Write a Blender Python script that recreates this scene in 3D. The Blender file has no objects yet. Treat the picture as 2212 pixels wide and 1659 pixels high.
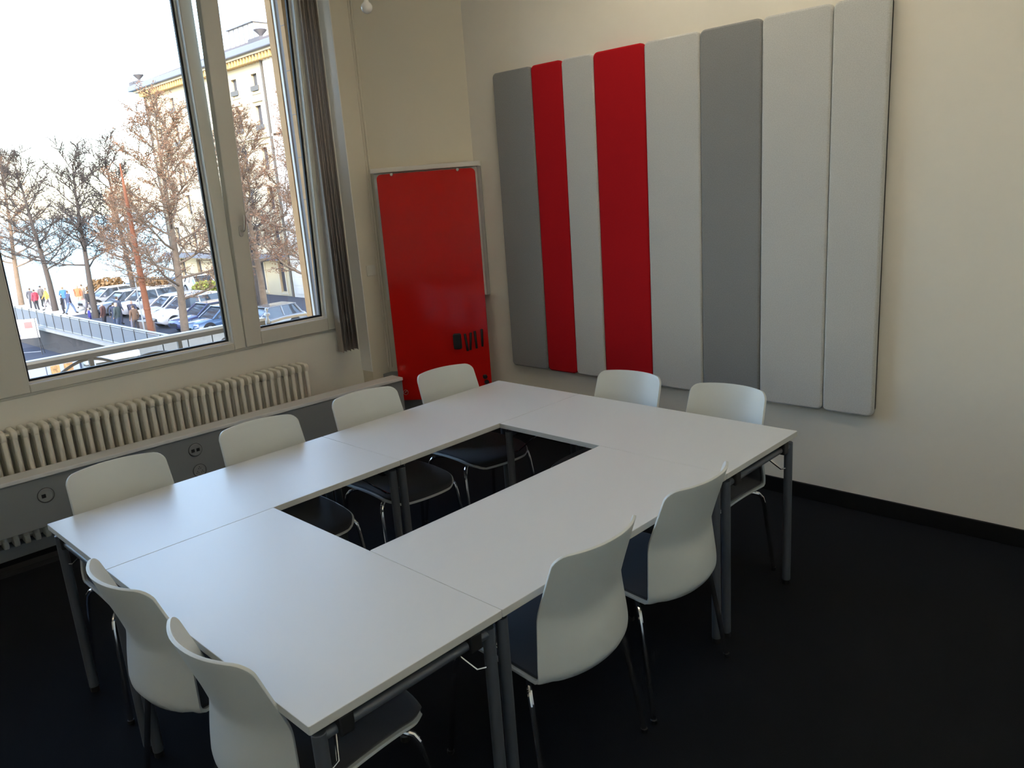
import bpy, bmesh, math, random
import numpy as np
from mathutils import Vector, Matrix

random.seed(7)
S = bpy.context.scene
COL = S.collection
PI = math.pi

# ------------------------------------------------------------------ camera
cam_d = bpy.data.cameras.new('camera')
cam = bpy.data.objects.new('camera', cam_d)
COL.objects.link(cam)
S.camera = cam
CAM_POS = Vector((3.31955, -0.72216, 1.89448))
yaw, pitch, roll = math.radians(134.8821), math.radians(-14.3514), math.radians(4.18155)
fz = Vector((math.cos(pitch) * math.cos(yaw), math.cos(pitch) * math.sin(yaw), math.sin(pitch)))
fx = fz.cross(Vector((0, 0, 1))).normalized()
fy = fz.cross(fx)
cx = fx * math.cos(roll) + fy * math.sin(roll)
cy = -fx * math.sin(roll) + fy * math.cos(roll)
m = Matrix((cx, -cy, -fz)).transposed().to_4x4()
m.translation = CAM_POS
cam.matrix_world = m
cam_d.sensor_width = 36.0
cam_d.sensor_fit = 'HORIZONTAL'
cam_d.lens = 36.0 * 1697.0 / 2212.0
cam_d.clip_start = 0.02
cam_d.clip_end = 6000

# ------------------------------------------------------------------ sky, sun, exposure
SUN_DIR = Vector((0.75, -0.54, 0.37)).normalized()      # towards the sun
SKY_STRENGTH = 1.10
SUN_STRENGTH = 2.2
w = bpy.data.worlds.new('sky')
S.world = w
w.use_nodes = True
nt = w.node_tree
nt.nodes.clear()
sky = nt.nodes.new('ShaderNodeTexSky')
sky.sky_type = 'NISHITA'
sky.sun_disc = False
sky.sun_elevation = math.asin(SUN_DIR.z)
sky.sun_rotation = math.atan2(SUN_DIR.x, SUN_DIR.y)
sky.altitude = 400
sky.air_density = 1.0
sky.dust_density = 1.6
sky.ozone_density = 1.0
bg = nt.nodes.new('ShaderNodeBackground')
bg.inputs[1].default_value = SKY_STRENGTH
out = nt.nodes.new('ShaderNodeOutputWorld')
nt.links.new(sky.outputs[0], bg.inputs[0])
nt.links.new(bg.outputs[0], out.inputs[0])

sun_d = bpy.data.lights.new('sun', 'SUN')
sun_d.energy = SUN_STRENGTH
sun_d.angle = math.radians(0.6)
sun_d.color = (1.0, 0.93, 0.82)
sun = bpy.data.objects.new('sun', sun_d)
COL.objects.link(sun)
sun.rotation_euler = (-SUN_DIR).to_track_quat('-Z', 'Y').to_euler()
sun.location = (-20, -30, 30)

S.view_settings.view_transform = 'Standard'
S.view_settings.look = 'None'
S.view_settings.exposure = 0.55
S.view_settings.gamma = 1.0
S.view_settings.use_curve_mapping = False
S.cycles.use_denoising = True
S.cycles.max_bounces = 9
S.cycles.diffuse_bounces = 5
S.cycles.glossy_bounces = 4
S.cycles.transparent_max_bounces = 12
S.cycles.transmission_bounces = 4
S.cycles.sample_clamp_indirect = 6.0
S.cycles.caustics_reflective = False
S.cycles.caustics_refractive = False
S.cycles.blur_glossy = 1.0


# ------------------------------------------------------------------ materials
def mat(name, col, rough=0.6, metal=0.0, spec=0.5, noise=None, bump=None, coat=0.0, sheen=0.0):
    """Principled material; noise = (scale, amount, detail) varies the colour, bump = (scale, strength)."""
    mt = bpy.data.materials.new(name)
    mt.use_nodes = True
    n = mt.node_tree.nodes
    l = mt.node_tree.links
    b = n['Principled BSDF']
    b.inputs['Base Color'].default_value = (*col, 1)
    b.inputs['Roughness'].default_value = rough
    b.inputs['Metallic'].default_value = metal
    b.inputs['Specular IOR Level'].default_value = spec
    b.inputs['Coat Weight'].default_value = coat
    b.inputs['Coat Roughness'].default_value = 0.05
    b.inputs['Sheen Weight'].default_value = sheen
    if noise or bump:
        tc = n.new('ShaderNodeTexCoord')
    if noise:
        t = n.new('ShaderNodeTexNoise')
        t.inputs['Scale'].default_value = noise[0]
        t.inputs['Detail'].default_value = noise[2]
        t.inputs['Roughness'].default_value = 0.7
        l.new(tc.outputs['Object'], t.inputs['Vector'])
        mr = n.new('ShaderNodeMapRange')
        mr.inputs['From Min'].default_value = 0.3
        mr.inputs['From Max'].default_value = 0.7
        mr.inputs['To Min'].default_value = 1 - noise[1]
        mr.inputs['To Max'].default_value = 1 + noise[1]
        l.new(t.outputs['Fac'], mr.inputs['Value'])
        mx = n.new('ShaderNodeMix')
        mx.data_type = 'RGBA'
        mx.blend_type = 'MULTIPLY'
        mx.inputs[0].default_value = 1.0
        mx.inputs[6].default_value = (*col, 1)
        l.new(mr.outputs[0], mx.inputs[7])
        l.new(mx.outputs[2], b.inputs['Base Color'])
    if bump:
        t2 = n.new('ShaderNodeTexNoise')
        t2.inputs['Scale'].default_value = bump[0]
        t2.inputs['Detail'].default_value = 3
        l.new(tc.outputs['Object'], t2.inputs['Vector'])
        bp = n.new('ShaderNodeBump')
        bp.inputs['Strength'].default_value = bump[1]
        bp.inputs['Distance'].default_value = 0.002
        l.new(t2.outputs['Fac'], bp.inputs['Height'])
        l.new(bp.outputs[0], b.inputs['Normal'])
    return mt


def glass_mat(name, tint=(1, 1, 1), refl=0.05):
    mt = bpy.data.materials.new(name)
    mt.use_nodes = True
    n = mt.node_tree.nodes
    l = mt.node_tree.links
    n.clear()
    o = n.new('ShaderNodeOutputMaterial')
    t = n.new('ShaderNodeBsdfTransparent')
    t.inputs[0].default_value = (*tint, 1)
    g = n.new('ShaderNodeBsdfGlossy')
    g.inputs['Roughness'].default_value = 0.0
    fr = n.new('ShaderNodeFresnel')
    fr.inputs[0].default_value = 1.45
    mx = n.new('ShaderNodeMixShader')
    l.new(fr.outputs[0], mx.inputs[0])
    l.new(t.outputs[0], mx.inputs[1])
    l.new(g.outputs[0], mx.inputs[2])
    l.new(mx.outputs[0], o.inputs[0])
    return mt


M = {}
M['wall'] = mat('cream_wall_paint', (0.84, 0.80, 0.71), 0.75, noise=(3, 0.015, 3), bump=(180, 0.06))
M['ceiling'] = mat('white_ceiling_paint', (0.88, 0.87, 0.83), 0.8)
M['corner_wall'] = mat('shaded_cream_paint', (0.70, 0.65, 0.53), 0.75, bump=(180, 0.06))  # cream wall paint, darkened in colour to stand for weaker light here
M['niche'] = mat('painted_wood_panel', (0.80, 0.79, 0.72), 0.5)
M['floor'] = mat('black_carpet', (0.0072, 0.0084, 0.0115), 0.95, spec=0.15, noise=(500, 0.4, 2), bump=(600, 0.35))
M['baseboard'] = mat('black_skirting', (0.006, 0.006, 0.006), 0.55, spec=0.25)
M['plinth'] = mat('grey_plinth', (0.24, 0.26, 0.27), 0.6)
M['frame'] = mat('cream_window_paint', (0.66, 0.65, 0.58), 0.42)
M['bead'] = mat('white_glazing_bead', (0.86, 0.85, 0.82), 0.4)
M['gasket'] = mat('black_rubber_gasket', (0.012, 0.012, 0.013), 0.6)
M['glass'] = glass_mat('window_glass')
M['steel'] = mat('brushed_steel', (0.62, 0.60, 0.56), 0.32, metal=1.0)
M['chrome'] = mat('chrome', (0.75, 0.75, 0.76), 0.09, metal=1.0)
M['table'] = mat('white_laminate', (0.645, 0.67, 0.69), 0.38, spec=0.37, bump=(900, 0.05))
M['table_edge'] = mat('light_grey_edge_band', (0.58, 0.59, 0.57), 0.45)
M['leg'] = mat('grey_lacquered_steel', (0.115, 0.13, 0.155), 0.38, metal=0.35)
M['black'] = mat('black_plastic', (0.012, 0.012, 0.013), 0.5)
M['shell'] = mat('white_plastic_shell', (0.60, 0.64, 0.645), 0.42, spec=0.45)
M['pad'] = mat('charcoal_fabric', (0.030, 0.032, 0.042), 0.85, noise=(700, 0.35, 2), bump=(800, 0.3), sheen=0.2)
M['rad'] = mat('cream_radiator_enamel', (0.82, 0.79, 0.69), 0.4)
M['trunk'] = mat('grey_duct_lacquer', (0.24, 0.262, 0.275), 0.5)
M['trunk_top'] = mat('pale_duct_shelf', (0.76, 0.78, 0.79), 0.45)
M['outlet'] = mat('grey_outlet_plastic', (0.27, 0.285, 0.285), 0.45)
M['switch'] = mat('cream_switch_plastic', (0.72, 0.70, 0.62), 0.4)
M['felt_light'] = mat('light_grey_felt', (0.58, 0.585, 0.575), 0.95, spec=0.1, noise=(210, 0.16, 5), bump=(420, 0.5), sheen=0.3)
M['felt_dark'] = mat('dark_grey_felt', (0.27, 0.275, 0.28), 0.95, spec=0.1, noise=(210, 0.20, 5), bump=(420, 0.5), sheen=0.3)
M['felt_red'] = mat('red_felt', (0.50, 0.012, 0.018), 0.95, spec=0.1, noise=(300, 0.06, 4), bump=(420, 0.3))
M['backing'] = mat('black_backing', (0.02, 0.02, 0.02), 0.8)
M['redglass'] = mat('red_glass', (0.56, 0.012, 0.008), 0.10, spec=0.35, coat=0.0)
M['whiteboard'] = mat('white_board_frame', (0.76, 0.75, 0.70), 0.4)
M['railgrey'] = mat('grey_board_edge', (0.42, 0.41, 0.39), 0.5)
M['bulb'] = mat('opal_white_glass', (0.88, 0.86, 0.82), 0.25)
M['blind'] = mat('beige_blind_fabric', (0.60, 0.54, 0.48), 0.85, noise=(30, 0.05, 2))
M['door'] = mat('painted_door', (0.6, 0.58, 0.52), 0.5)
# outside
M['stone'] = mat('tan_reveal_stone', (0.60, 0.34, 0.15), 0.8, noise=(6, 0.12, 4))
M['guide_white'] = mat('pale_shutter_guide', (0.75, 0.70, 0.64), 0.5)
M['guide_grey'] = mat('grey_shutter_guide', (0.22, 0.20, 0.20), 0.6)
M['facade'] = mat('cream_render', (0.56, 0.49, 0.34), 0.85, noise=(0.6, 0.04, 4))
M['facade_pale'] = mat('white_quoin_stone', (0.66, 0.64, 0.59), 0.85, noise=(0.8, 0.05, 4))
M['facade_trim'] = mat('pale_stone_trim', (0.56, 0.50, 0.38), 0.85)
M['bracket'] = mat('ochre_brackets', (0.48, 0.34, 0.16), 0.85)
M['cornice'] = mat('grey_zinc_cornice', (0.16, 0.175, 0.22), 0.6)
M['roof'] = mat('brown_roof_tiles', (0.085, 0.062, 0.052), 0.85, noise=(2, 0.15, 5))
M['farpane'] = mat('far_window_pane', (0.07, 0.08, 0.10), 0.2)
M['pipe'] = mat('grey_drain_pipe', (0.09, 0.085, 0.08), 0.6)
M['urn'] = mat('dark_stone_urn', (0.10, 0.10, 0.115), 0.8)
M['asphalt'] = mat('asphalt', (0.060, 0.063, 0.080), 0.9, noise=(2.0, 0.10, 6))
M['quay'] = mat('dark_quay_asphalt', (0.042, 0.044, 0.064), 0.9, noise=(1.0, 0.12, 5))
M['paving'] = mat('pale_paving', (0.55, 0.50, 0.41), 0.9, noise=(1.2, 0.05, 5))
M['kerb'] = mat('pale_concrete', (0.34, 0.33, 0.30), 0.85, noise=(1.5, 0.1, 5))
M['retain'] = mat('dark_retaining_wall', (0.05, 0.045, 0.045), 0.9)
M['line'] = mat('white_road_paint', (0.45, 0.45, 0.47), 0.8)
M['grille'] = mat('grey_railing_panel', (0.15, 0.165, 0.19), 0.6)
M['railmetal'] = mat('pale_railing_metal', (0.42, 0.43, 0.44), 0.4, metal=0.3)
M['railpost'] = mat('dark_railing_post', (0.06, 0.06, 0.065), 0.5)
M['iron'] = mat('grey_painted_iron', (0.22, 0.21, 0.195), 0.5)
M['rust'] = mat('rusty_steel', (0.21, 0.072, 0.032), 0.8, noise=(8, 0.25, 4))
M['bark'] = mat('grey_brown_bark', (0.070, 0.058, 0.052), 0.95, noise=(6, 0.25, 4))
M['bark_tan'] = mat('tan_bark', (0.19, 0.14, 0.10), 0.95, noise=(5, 0.25, 4))
M['leaf'] = mat('dry_orange_brown_leaves', (0.22, 0.115, 0.062), 0.9)
M['leaf_dark'] = mat('dark_dry_leaves', (0.075, 0.060, 0.055), 0.9)
M['hedge'] = mat('dry_hedge_leaves', (0.26, 0.155, 0.07), 0.9)
M['hedge_green'] = mat('yellow_green_hedge_leaves', (0.26, 0.28, 0.06), 0.9)
M['tyre'] = mat('tyre_rubber', (0.018, 0.018, 0.02), 0.8)
M['rim'] = mat('alloy_rim', (0.62, 0.62, 0.64), 0.35, metal=0.6)
M['carglass'] = mat('tinted_car_glass', (0.05, 0.06, 0.075), 0.06, spec=0.8)
M['lamp'] = mat('headlamp_lens', (0.55, 0.58, 0.62), 0.15)
M['skin'] = mat('skin', (0.55, 0.36, 0.27), 0.6)
M['white'] = mat('white_paint', (0.74, 0.74, 0.74), 0.45)
M['teal'] = mat('teal_stripe', (0.04, 0.30, 0.40), 0.5)
M['navy'] = mat('navy_paint', (0.05, 0.06, 0.16), 0.5)
M['poster'] = mat('orange_poster', (0.80, 0.42, 0.16), 0.6, noise=(9, 0.4, 3))
M['signred'] = mat('sign_red_print', (0.62, 0.12, 0.14), 0.6)
M['signbrown'] = mat('sign_brown_print', (0.36, 0.16, 0.15), 0.6)
M['signgrey'] = mat('sign_grey_print', (0.28, 0.29, 0.36), 0.6)
M['bin'] = mat('brown_bin', (0.20, 0.14, 0.11), 0.7)


def water_mat():
    mt = mat('turquoise_lake_water', (0.06, 0.27, 0.31), 0.35, spec=0.5)
    n = mt.node_tree.nodes
    l = mt.node_tree.links
    tc = n.new('ShaderNodeTexCoord')
    t = n.new('ShaderNodeTexNoise')
    t.inputs['Scale'].default_value = 0.6
    t.inputs['Detail'].default_value = 4
    b = n.new('ShaderNodeBump')
    b.inputs['Strength'].default_value = 0.4
    l.new(tc.outputs['Object'], t.inputs['Vector'])
    l.new(t.outputs['Fac'], b.inputs['Height'])
    l.new(b.outputs[0], n['Principled BSDF'].inputs['Normal'])
    return mt


M['water'] = water_mat()


# ------------------------------------------------------------------ mesh helpers
class MB:
    """Collects shapes into one mesh."""

    def __init__(self):
        self.v = []
        self.f = []

    def add(self, vs, fs):
        o = len(self.v)
        self.v += [tuple(p) for p in vs]
        self.f += [tuple(i + o for i in f) for f in fs]
        return self

    def box(self, x0, x1, y0, y1, z0, z1):
        vs = [(x, y, z) for z in (z0, z1) for y in (y0, y1) for x in (x0, x1)]
        return self.add(vs, [(0, 2, 3, 1), (4, 5, 7, 6), (0, 1, 5, 4), (2, 6, 7, 3), (0, 4, 6, 2), (1, 3, 7, 5)])

    def obox(self, c, u, v, wv):
        """oriented box: centre and three half-axis vectors"""
        c, u, v, wv = map(Vector, (c, u, v, wv))
        vs = [c + a * u + b * v + d * wv for d in (-1, 1) for b in (-1, 1) for a in (-1, 1)]
        return self.add(vs, [(0, 2, 3, 1), (4, 5, 7, 6), (0, 1, 5, 4), (2, 6, 7, 3), (0, 4, 6, 2), (1, 3, 7, 5)])

    def tube(self, pts, r, n=10, cap=True, close=False):
        pts = [Vector(p) for p in pts]
        rs = r if isinstance(r, (list, tuple)) else [r] * len(pts)
        k = len(pts)
        t0 = (pts[1] - pts[0]).normalized()
        up = Vector((0, 0, 1)) if abs(t0.z) < 0.9 else Vector((1, 0, 0))
        a = t0.cross(up).normalized()
        vs = []
        for i, p in enumerate(pts):
            if close:
                t = pts[(i + 1) % k] - pts[i - 1]
            else:
                t = pts[min(i + 1, k - 1)] - pts[max(i - 1, 0)]
            t.normalize()
            a = (a - t * a.dot(t))
            if a.length < 1e-6:
                a = t.orthogonal()
            a.normalize()
            b = t.cross(a)
            for j in range(n):
                an = 2 * PI * j / n
                vs.append(p + (a * math.cos(an) + b * math.sin(an)) * rs[i])
        fs = []
        for i in range(k if close else k - 1):
            i2 = (i + 1) % k
            for j in range(n):
                j2 = (j + 1) % n
                fs.append((i * n + j, i * n + j2, i2 * n + j2, i2 * n + j))
        if cap and not close:
            fs.append(tuple(range(n - 1, -1, -1)))
            fs.append(tuple((k - 1) * n + j for j in range(n)))
        return self.add(vs, fs)

    def lathe(self, prof, c=(0, 0, 0), n=16, axis='Z', cap=True):
        vs = []
        for r, h in prof:
            for j in range(n):
                an = 2 * PI * j / n
                p = (r * math.cos(an), r * math.sin(an), h)
                if axis == 'X':
                    p = (h, p[0], p[1])
                elif axis == 'Y':
                    p = (p[1], h, p[0])
                vs.append((p[0] + c[0], p[1] + c[1], p[2] + c[2]))
        fs = []
        for i in range(len(prof) - 1):
            for j in range(n):
                j2 = (j + 1) % n
                fs.append((i * n + j, i * n + j2, (i + 1) * n + j2, (i + 1) * n + j))
        if cap:
            fs.append(tuple(range(n - 1, -1, -1)))
            fs.append(tuple((len(prof) - 1) * n + j for j in range(n)))
        return self.add(vs, fs)

    def prism(self, poly, o, u, v, d):
        """polygon (list of 2d) in plane o + a*u + b*v, extruded by vector d"""
        o, u, v, d = map(Vector, (o, u, v, d))
        n = len(poly)
        a = [o + u * p[0] + v * p[1] for p in poly]
        vs = a + [p + d for p in a]
        fs = [tuple(range(n - 1, -1, -1)), tuple(range(n, 2 * n))]
        for i in range(n):
            j = (i + 1) % n
            fs.append((i, j, n + j, n + i))
        return self.add(vs, fs)

    def grid(self, rows, closed=False):
        nr, nc = len(rows), len(rows[0])
        vs = [p for r in rows for p in r]
        fs = []
        for i in range(nr - 1):
            for j in range(nc if closed else nc - 1):
                j2 = (j + 1) % nc
                fs.append((i * nc + j, i * nc + j2, (i + 1) * nc + j2, (i + 1) * nc + j))
        return self.add(vs, fs)

    def build(self, name, material, parent=None, smooth=False, bevel=0.0, seg=2, angle=35, recalc=True):
        me = bpy.data.meshes.new(name)
        me.from_pydata(self.v, [], self.f)
        if recalc:
            bm = bmesh.new()
            bm.from_mesh(me)
            bmesh.ops.recalc_face_normals(bm, faces=bm.faces)
            bm.to_mesh(me)
            bm.free()
        for mt in (material if isinstance(material, (list, tuple)) else [material]):
            me.materials.append(M[mt] if isinstance(mt, str) else mt)
        if smooth:
            me.polygons.foreach_set('use_smooth', [True] * len(me.polygons))
            try:
                me.set_sharp_from_angle(angle=math.radians(angle))
            except Exception:
                pass
        o = bpy.data.objects.new(name, me)
        COL.objects.link(o)
        if parent is not None:
            o.parent = parent
        if bevel:
            bv = o.modifiers.new('bevel', 'BEVEL')
            bv.width = bevel
            bv.segments = seg
            bv.limit_method = 'ANGLE'
            bv.angle_limit = math.radians(40)
            bv.harden_normals = False
        return o


def tag(o, label=None, cat=None, group=None, kind=None):
    if label:
        o['label'] = label
    if cat:
        o['category'] = cat
    if group:
        o['group'] = group
    if kind:
        o['kind'] = kind
    return o


def empty(name, loc=(0, 0, 0), rz=0.0, label=None, cat=None, group=None, kind=None):
    o = bpy.data.objects.new(name, None)
    COL.objects.link(o)
    o.empty_display_size = 0.1
    o.location = loc
    o.rotation_euler = (0, 0, rz)
    return tag(o, label, cat, group, kind)


def copy_tree(o, parent=None):
    c = o.copy()
    COL.objects.link(c)
    c.parent = parent
    for ch in [x for x in o.children]:
        copy_tree(ch, c)
    return c


def rrect(x0, x1, z0, z1, r, n=6):
    """rounded rectangle; r one radius or (bl, br, tr, tl)"""
    if not isinstance(r, (tuple, list)):
        r = (r,) * 4
    pts = []
    for (cx_, cz_, rr, a0) in ((x0 + r[0], z0 + r[0], r[0], PI), (x1 - r[1], z0 + r[1], r[1], 1.5 * PI),
                               (x1 - r[2], z1 - r[2], r[2], 0), (x0 + r[3], z1 - r[3], r[3], 0.5 * PI)):
        if rr <= 0:
            pts.append((cx_, cz_))
            continue
        for k in range(n + 1):
            a = a0 + 0.5 * PI * k / n
            pts.append((cx_ + rr * math.cos(a), cz_ + rr * math.sin(a)))
    return pts


# ------------------------------------------------------------------ the room
XW = -1.85          # back of the window niche
XP = -1.72          # wall beside the niche
YB = 3.45           # wall with the acoustic panels
XR, YF, ZC = 4.3, -7.2, 3.65
FOLD = Vector((XP, 2.96, 0))
KNEE = Vector((-1.07, YB, 0))
DV = (KNEE - FOLD).normalized()
DN = Vector((DV.y, -DV.x, 0))
DLEN = (KNEE - FOLD).length

tag(MB().box(-2.25, XR + .15, YF - .15, YB + .15, -0.12, 0).build('floor', 'floor'),
    'black carpet covering the meeting room floor', 'floor', kind='structure')
tag(MB().box(-2.25, XR + .15, YF - .15, YB + .15, ZC, ZC + .12).build('ceiling', 'ceiling'),
    'white ceiling of the meeting room', 'ceiling', kind='structure')
tag(MB().box(KNEE.x, XR + .15, YB, YB + .15, 0, ZC).build('wall_back', 'wall'),
    'cream wall that carries the acoustic panels', 'wall', kind='structure')
tag(MB().box(XR, XR + .15, YF, YB, 0, ZC).build('wall_right', 'wall'),
    'cream wall on the right of the room', 'wall', kind='structure')
tag(MB().box(-2.0, XR + .15, YF - .15, YF, 0, ZC).build('wall_front', 'wall'),
    'cream wall behind the viewer', 'wall', kind='structure')
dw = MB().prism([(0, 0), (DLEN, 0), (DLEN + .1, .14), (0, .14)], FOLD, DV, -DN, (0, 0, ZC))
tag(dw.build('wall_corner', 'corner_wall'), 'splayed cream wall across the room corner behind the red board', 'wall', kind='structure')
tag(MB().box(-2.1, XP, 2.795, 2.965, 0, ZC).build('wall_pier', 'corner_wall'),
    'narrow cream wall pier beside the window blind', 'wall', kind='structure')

# window wall: openings for the window in view and the added ones
WY0, WY1 = 0.22, 2.66       # window in view
VY0, VY1 = -2.1, 0.02       # neighbour added outside the picture for more daylight
WZ0, WZ1 = 0.90, 3.42
OPEN = [(WY0, WY1), (VY0, VY1), (-4.42, -2.30), (-6.75, -4.63)]
ww = MB()
ww.box(XW - .08, XW, YF, 2.795, 0, WZ0)
ww.box(XW - .08, XW, YF, 2.795, WZ1, ZC)
wo = MB()
wo.box(-2.16, XW - .081, YF - .15, 5.2, -7, WZ0 - .03)
wo.box(-2.16, XW - .081, -60, 12, WZ1 + .03, 20)
wo.box(-2.16, XW - .081, -60, YF - .15, -7, WZ1 + .03)
wo.box(-2.16, XW - .081, 5.2, 12, -7, WZ1 + .03)
yy = 2.795
for (o0, o1) in OPEN:
    ww.box(XW - .08, XW, o1, yy, WZ0, WZ1)
    yy = o0
ww.box(XW - .08, XW, YF, yy, WZ0, WZ1)
yy = 5.2
for (o0, o1) in OPEN:
    wo.box(-2.16, XW - .081, 2.60 if o1 == WY1 else o1 + .02, yy, WZ0 - .03, WZ1 + .03)
    yy = o0 - .02
wo.box(-2.16, XW - .081, YF - .15, yy, WZ0 - .03, WZ1 + .03)
tag(ww.build('wall_window', 'niche'), 'painted window wall under and around the casement', 'wall', kind='structure')
# outer masonry
tag(wo.build('wall_outer', 'stone'), 'tan stone outer face of the window wall', 'wall', kind='structure')

tag(MB().box(KNEE.x + .02, XR, YB - .014, YB, 0, .092).build('baseboard_back', 'baseboard', bevel=.003),
    'black skirting board along the panel wall', 'baseboard', kind='structure')
tag(MB().box(XW, -1.71, YF, 2.77, 0, .075).build('baseboard_window', 'plinth', bevel=.004),
    'grey plinth under the radiator along the window wall', 'baseboard', kind='structure')
tag(MB().box(XW, XP + .003, 2.789, 2.7955, .53, ZC).build('trim_3', 'bead'), 'window reveal beside the blind, painted white as if lit by the window', 'trim', kind='structure')  # strip added in white so the reveal reads as lit
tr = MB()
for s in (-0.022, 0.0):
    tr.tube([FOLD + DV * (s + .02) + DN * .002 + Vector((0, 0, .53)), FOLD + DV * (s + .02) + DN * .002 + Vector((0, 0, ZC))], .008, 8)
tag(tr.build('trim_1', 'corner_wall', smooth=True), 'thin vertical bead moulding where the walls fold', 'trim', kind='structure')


# ------------------------------------------------------------------ window in view
def casement(parent, y0, y1, z0, z1, py0, py1, pz0, pz1, x_in, depth):
    """four frame members around a pane; everything local to parent"""
    MB().box(x_in - depth, x_in, y0, py0, z0, z1).build('stile', 'frame', parent, bevel=.006)
    MB().box(x_in - depth, x_in, py1, y1, z0, z1).build('stile', 'frame', parent, bevel=.006)
    MB().box(x_in - depth, x_in - .0005, py0, py1, z0, pz0).build('bottom_rail', 'frame', parent, bevel=.004)
    MB().box(x_in - depth, x_in - .0005, py0, py1, pz1, z1).build('top_rail', 'frame', parent, bevel=.004)
    g = .012
    b = MB()
    xb = x_in - .046
    b.box(xb, x_in - .003, py0 - .0005, py0 + .003, pz0, pz1)
    b.box(xb, x_in - .003, py1 - .003, py1 + .0005, pz0, pz1)
    b.box(xb, x_in - .0032, py0 + .003, py1 - .003, pz0 - .0005, pz0 + .003)
    b.box(xb - .01, xb, py0 - .001, py0 + g, pz0, pz1)
    b.box(xb - .01, xb, py1 - g, py1 + .001, pz0, pz1)
    b.box(xb - .0102, xb - .0002, py0 + g, py1 - g, pz0, pz0 + g)
    b.box(xb - .0102, xb - .0002, py0 + g, py1 - g, pz1 - g, pz1)
    b.build('glazing_bead', 'bead', parent)
    k = MB()
    xk = xb - .012
    g2 = .024
    k.box(xk - .02, xk, py0 - .001, py0 + g2, pz0, pz1)
    k.box(xk - .02, xk, py1 - g2, py1 + .001, pz0, pz1)
    k.box(xk - .0202, xk - .0002, py0 + g2, py1 - g2, pz0, pz0 + g2)
    k.box(xk - .0202, xk - .0002, py0 + g2, py1 - g2, pz1 - g2, pz1)
    k.build('gasket', 'gasket', parent)
    return MB().box(xk - .014, xk - .008, py0 + .004, py1 - .004, pz0 + .004, pz1 - .004).build('pane', 'glass', parent)


win = empty('window_1', (XW, 0, 0), label='cream casement window with a wide fixed pane and a narrow tilted sash', cat='window', kind='structure')
# local x = 0 is the niche face
MB().box(-.07, .012, WY0, .30, WZ0 - .012, WZ1).build('outer_frame', 'frame', win, bevel=.006)
MB().box(-.07, .012, 2.60, 2.70, WZ0 - .012, WZ1).build('outer_frame', 'frame', win, bevel=.006)
MB().box(-.07, .010, .30, 2.60, WZ1 - .06, WZ1).build('outer_frame', 'frame', win, bevel=.004)
MB().box(-.07, .008, .30, 2.60, WZ0 - .012, WZ0 + .004).build('outer_frame', 'frame', win, bevel=.003)
casement(win, .30, 1.838, WZ0 + .004, WZ1 - .06, .474, 1.752, .952, WZ1 - .15, .020, .07)
# tilted sash, hinged along its bottom edge
sash = empty('tilted_sash', (.004, 0, WZ0 + .008))
sash.parent = win
sash.rotation_euler = (0, math.radians(2.5), 0)
SZ = WZ1 - .06 - (WZ0 + .008) - .02
casement(sash, 1.8395, 2.598, 0, SZ, 1.957, 2.512, .092, SZ - .09, .024, .065)
h = MB()
h.prism(rrect(-.014, .014, -.036, .036, .012), (.024, 1.906, .80), (0, 1, 0), (0, 0, 1), (.009, 0, 0))
hb = h.build('handle_plate', 'steel', sash, bevel=.002)
h = MB()
h.tube([(.030, 1.906, .80), (.058, 1.906, .80), (.066, 1.909, .806), (.066, 1.915, .83), (.066, 1.924, .905)], .0085, 10)
h.build('handle', 'steel', sash, smooth=True)
# windows added further along, out of the picture, to brighten the room
for k, (o0, o1) in enumerate(OPEN[1:]):
    wn = empty('window_%d' % (k + 2), (XW, 0, 0), label='cream casement window added out of view for more daylight, number %s from the corner' % ('two', 'three', 'four')[k], cat='window', kind='structure')
    MB().box(-.07, .012, o0, o0 + .07, WZ0 - .012, WZ1).build('outer_frame', 'frame', wn)
    MB().box(-.07, .012, o1 - .07, o1, WZ0 - .012, WZ1).build('outer_frame', 'frame', wn)
    ym = .5 * (o0 + o1)
    casement(wn, o0 + .07, ym - .005, WZ0 - .012, WZ1, o0 + .16, ym - .09, .96, WZ1 - .15, .020, .07)
    casement(wn, ym + .005, o1 - .07, WZ0 - .012, WZ1, ym + .09, o1 - .16, .96, WZ1 - .15, .020, .07)

# outside reveal with shutter guides beside the sash
rv = empty('trim_2', (0, 0, 0), label='outer window reveal with pale and grey shutter guides', cat='reveal', kind='structure')
Z0, Z1 = WZ0 - .02, WZ1 + .02
MB().box(-1.985, -1.935, 2.545, 2.605, Z0, Z1).build('reveal_stone', 'stone', rv)
for i in range(9):
    MB().box(-1.986, -1.934, 2.5442, 2.547, .98 + i * .3, .984 + i * .3).build('stone_joint', 'guide_grey', rv)
MB().box(-2.045, -1.986, 2.558, 2.605, Z0, Z1).build('shutter_guide', 'guide_grey', rv)
MB().box(-2.072, -2.045, 2.548, 2.605, Z0, Z1).build('shutter_guide', 'guide_white', rv)
MB().box(-2.086, -2.072, 2.556, 2.605, Z0, Z1).build('shutter_guide', 'guide_grey', rv)
MB().box(-2.16, -2.086, 2.546, 2.605, Z0, Z1).build('reveal_stone', 'stone', rv)

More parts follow.
